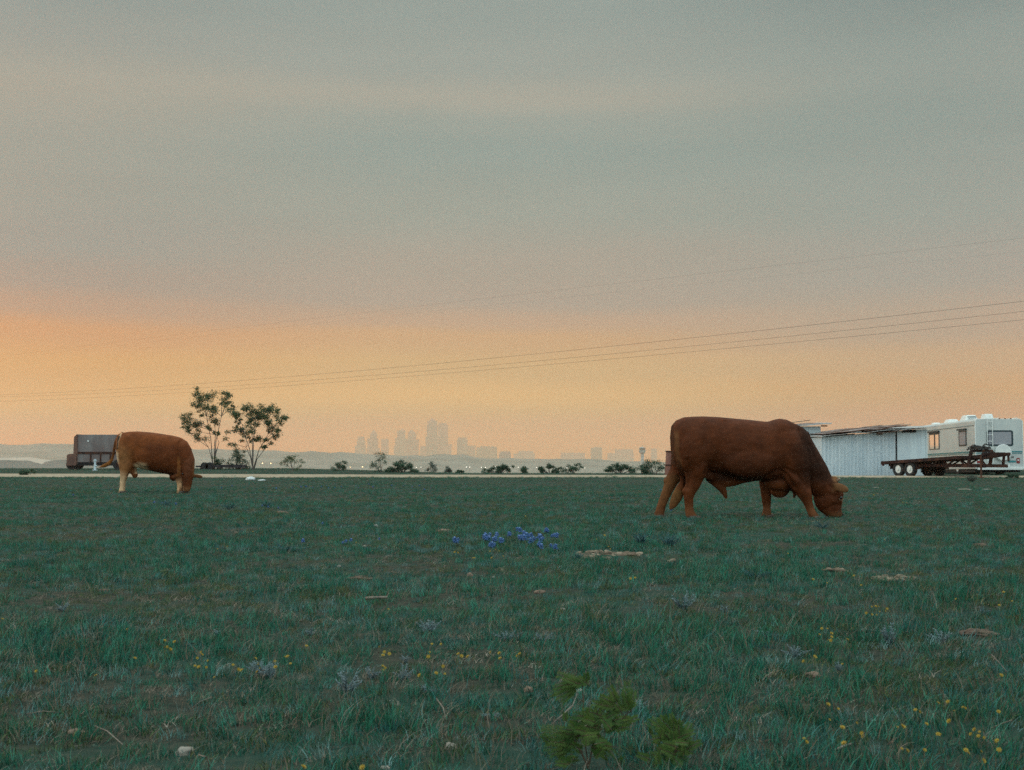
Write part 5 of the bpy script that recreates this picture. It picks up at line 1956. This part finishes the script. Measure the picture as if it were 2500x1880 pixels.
for k, (px, py, h, w, m, lab) in enumerate((
        (1046, 1550, .10, .09, silver, 'silver-white weed with curling leaves in the centre of the pasture'),
        (848, 1700, .11, .10, silver, 'feathery silver weed, tallest in the west foreground'),
        (985, 1665, .07, .07, silver, 'small silver weed east of the feathery silver one'),
        (905, 1660, .06, .06, silver, 'tiny silver weed just beyond the feathery silver one'),
        (1668, 1492, .12, .12, silver, 'upright silver weed below the bare chip patch'),
        (1632, 1338, .17, .22, tealw, 'larger blue green weed bush in front of the bull\'s hind feet'),
        (1570, 1335, .15, .18, tealw, 'smaller blue green weed beside the larger one before the bull'),
        (1235, 1566, .07, .12, silver, 'low spreading silver weed in the centre foreground'),
        (1325, 1570, .06, .09, silver, 'faint silver weed past the low spreading one'),
        (700, 1350, .10, .30, tealw, 'low bluish weed mat in the far west pasture'),
        (640, 1655, .08, .11, silver, 'grey silver weed near the yellow flowers of the west foreground'),
        (660, 1660, .07, .08, silver, 'second grey silver weed near the yellow flowers of the west foreground'),
        (152, 1490, .07, .07, silver, 'small silver weed in the west mid pasture'),
        (1842, 1418, .10, .22, tealw, 'dark blue green weed mat below the bull\'s fore feet'),
        (2172, 1575, .11, .07, silver, 'thin upright silver weed in the east pasture'),
        (2300, 1570, .08, .14, silver, 'silver weed next to the broad brown clod'),
        (1870, 1558, .06, .12, silver, 'flat silver weed in the pasture east of the centre'),
        (1940, 1600, .07, .12, silver, 'flat silver weed at the edge of the flower patch'),
        (1410, 1372, .08, .14, tealw, 'blue green weed below the dense blue lupin clump'),
        (2010, 1290, .12, .30, tealw, 'dark weed mat in the grass beyond the bull\'s muzzle'),
        (560, 1245, .14, .30, tealw, 'dark bluish weed mat near the ginger cow'),
        (650, 1240, .14, .25, tealw, 'second dark bluish weed mat near the long flat stone'),
        (400, 1235, .14, .35, tealw, 'dark weed patch among lupins below the ginger cow'),
        (530, 1560, .05, .06, silver, 'small silver tuft above the west foreground yellow flowers'),
        (255, 1520, .05, .05, silver, 'small silver tuft in the far west mid pasture'),
        (990, 1620, .04, .05, silver, 'low silver sprig among the central yellow flowers'),
        (1040, 1700, .05, .05, silver, 'low silver sprig below the central yellow flowers'),
        (1200, 1760, .04, .05, silver, 'pale weed sprig west of the mesquite seedling'),
        (2050, 1640, .05, .06, silver, 'pale weed sprig by the tan humped stone'),
        (1770, 1500, .06, .08, silver, 'silver weed in the mid pasture below the dark mat'),
        (2400, 1500, .05, .06, silver, 'small silver weed in the far east pasture'),
        (760, 1560, .05, .06, silver, 'small silver weed just west of the curling-leaved one'),
        (330, 1600, .05, .05, silver, 'small silver sprig in the western foreground'),
        (1560, 1740, .05, .05, silver, 'small pale sprig behind the two mesquite seedlings'))):
    weed(px, py, h, w, m, lab, 200 + k, n=18 if m is tealw else 12)

# feathery mesquite seedlings in the foreground ----------------------
mesq = leafmat('mesquite_leaflets', (.034, .090, .018), (.078, .130, .024), None, .35, 20.0)
mstem = mat('mesquite_stem', (.05, .03, .02), (.09, .06, .035), scale=30, rough=.9)


c6m = lambda u, v: (1250 + u / 4.022, 1600 + v / 4.022)
def F(u0, v0, u1, v1, d0=0.0, d1=0.0):
    return c6m(u0, v0) + c6m(u1, v1) + (d0, d1)


def seedling(base, fronds, stems, label, seed, fill):
    rnd = random.Random(seed)
    b = gp(*base)
    b.z = 0.0
    t = empty('mesquite_seedling', b, 0, label, 'seedling', 'mesquite seedlings in the foreground')
    st = MB()
    lv = MB()
    for pts, r in stems:
        st.tube([at(px, py, b.y + dy) - b for px, py, dy in pts], [r * (1 - .6 * i / len(pts)) for i in range(len(pts))], 6)
    more = [(a + rnd.uniform(-8, 8), b_ + rnd.uniform(-8, 8), c + rnd.uniform(-22, 22), d + rnd.uniform(-20, 20), e, f + rnd.uniform(-.04, .04)) for (a, b_, c, d, e, f) in fronds for _ in (0,)]
    for _ in range(fill[4]):
        u0, v0 = rnd.uniform(fill[0], fill[1]), rnd.uniform(fill[2], fill[3])
        a = rnd.uniform(-2.9, -.2)
        L = rnd.uniform(90, 190)
        d0 = rnd.uniform(-.10, .08)
        more.append(F(u0, v0, u0 + math.cos(a) * L, v0 + math.sin(a) * L * .8, d0, d0 + rnd.uniform(-.04, .04)))
    for (x0, y0, x1, y1, dy0, dy1) in list(fronds) + more:
        p0, p1 = at(x0, y0, b.y + dy0) - b, at(x1, y1, b.y + dy1) - b
        ax = p1 - p0
        droop = Vector((0, 0, -.10 * ax.length))
        side = ax.cross(Vector((rnd.uniform(-.6, .6), -1, rnd.uniform(.2, .9)))).normalized()
        pts = [p0 + ax * u + droop * u * u for u in (0, .33, .66, 1)]
        st.tube([tuple(q) for q in pts], [.0012, .001, .0008, .0005], 4)
        n = 20
        for i in range(2, n + 1):
            u = i / n
            p = p0 + ax * u + droop * u * u
            L = .027 * (1 - .45 * u) * rnd.uniform(.85, 1.15) * (ax.length / .09) ** .5
            for sg in (-1, 1):
                d = (side * sg + ax.normalized() * .75 + Vector((0, 0, rnd.uniform(-.25, .1)))).normalized() * L
                wv = d.cross(Vector((rnd.uniform(-.4, .4), -1, .4))).normalized() * .0013
                lv.add([p, p + d * .5 + wv, p + d, p + d * .5 - wv], [(0, 1, 2, 3)])
    st.build('stem', mstem, t)
    lv.build('leaflet', mesq, t, recalc=False)
    return t


fr = [F(700, 280, 455, 165), F(690, 300, 520, 205, 0, -.02), F(640, 290, 425, 330), F(640, 310, 440, 390), F(620, 330, 500, 440), F(760, 300, 660, 210),
      F(1010, 480, 870, 390), F(1000, 520, 800, 450), F(1010, 480, 985, 350), F(1170, 560, 1110, 320), F(1150, 570, 1060, 380), F(1175, 540, 1195, 330, 0, .02),
      F(900, 600, 700, 520), F(880, 650, 690, 610), F(860, 700, 560, 600), F(900, 640, 1010, 560), F(980, 640, 1140, 600), F(900, 720, 700, 730), F(860, 800, 720, 860),
      F(700, 760, 480, 700), F(660, 790, 310, 720), F(640, 800, 400, 850), F(640, 850, 460, 930), F(640, 880, 330, 880), F(700, 800, 620, 640), F(780, 780, 860, 600), F(900, 760, 1000, 700),
      F(960, 700, 1120, 690), F(860, 820, 960, 900), F(760, 880, 900, 960), F(600, 860, 520, 740), F(560, 900, 380, 960), F(780, 690, 760, 500), F(1060, 660, 1180, 620), F(1080, 560, 1000, 420), F(820, 600, 900, 420)]
stm = [([c6m(750, 1110) + (0,), c6m(680, 950) + (0,), c6m(600, 820) + (0,), c6m(560, 770) + (0,)], .0030),
       ([c6m(750, 1110) + (0,), c6m(800, 850) + (.01,), c6m(880, 650) + (.01,), c6m(1000, 480) + (.0,)], .0028),
       ([c6m(755, 1110) + (0,), c6m(690, 700) + (.0,), c6m(700, 500) + (.01,), c6m(690, 290) + (0,)], .0024),
       ([c6m(900, 650) + (.01,), c6m(1060, 640) + (0,), c6m(1175, 540) + (0,)], .0018)]
seedling((1437, 1878), fr, stm, 'larger feathery yellow green mesquite seedling at the bottom of the frame', 5, (400, 1080, 640, 1120, 34))
fr2 = [F(1560, 860, 1420, 660), F(1560, 820, 1330, 620), F(1580, 760, 1450, 590), F(1600, 720, 1560, 560), F(1600, 820, 1460, 760), F(1620, 860, 1760, 850), F(1610, 830, 1700, 720), F(1620, 900, 1480, 900),
       F(1600, 920, 1420, 1050), F(1610, 930, 1760, 930), F(1600, 960, 1500, 1000), F(1620, 1000, 1720, 1020), F(1590, 880, 1400, 820), F(1620, 780, 1660, 640), F(1590, 1010, 1440, 960)]
stm2 = [([c6m(1600, 1110) + (0,), c6m(1610, 950) + (0,), c6m(1590, 800) + (0,), c6m(1590, 700) + (0,)], .0026)]
seedling((1648, 1878), fr2, stm2, 'smaller dark mesquite seedling just east of the larger one', 6, (1330, 1760, 760, 1120, 26))

# ------------------------------------------------------------------ air: one even haze volume round everything but the sky
HX, HY0, HY1 = 6800.0, -400.0, 14000.0
hz = MB().box((-HX, HY0, -62.0), (HX, HY1, HAZE_TOP))
hm = bpy.data.materials.new('evening_haze')
hm.use_nodes = True
hn, hl = hm.node_tree.nodes, hm.node_tree.links
hn.clear()
ho = hn.new('ShaderNodeOutputMaterial')
hv = hn.new('ShaderNodeVolumePrincipled')
hv.inputs['Color'].default_value = (1.0, 0.78, 0.57, 1)
hv.inputs['Density'].default_value = HAZE_D
hv.inputs['Anisotropy'].default_value = 0.6
hl.new(hv.outputs[0], ho.inputs['Volume'])
h = hz.build('haze', hm)
tag(h, kind='stuff')
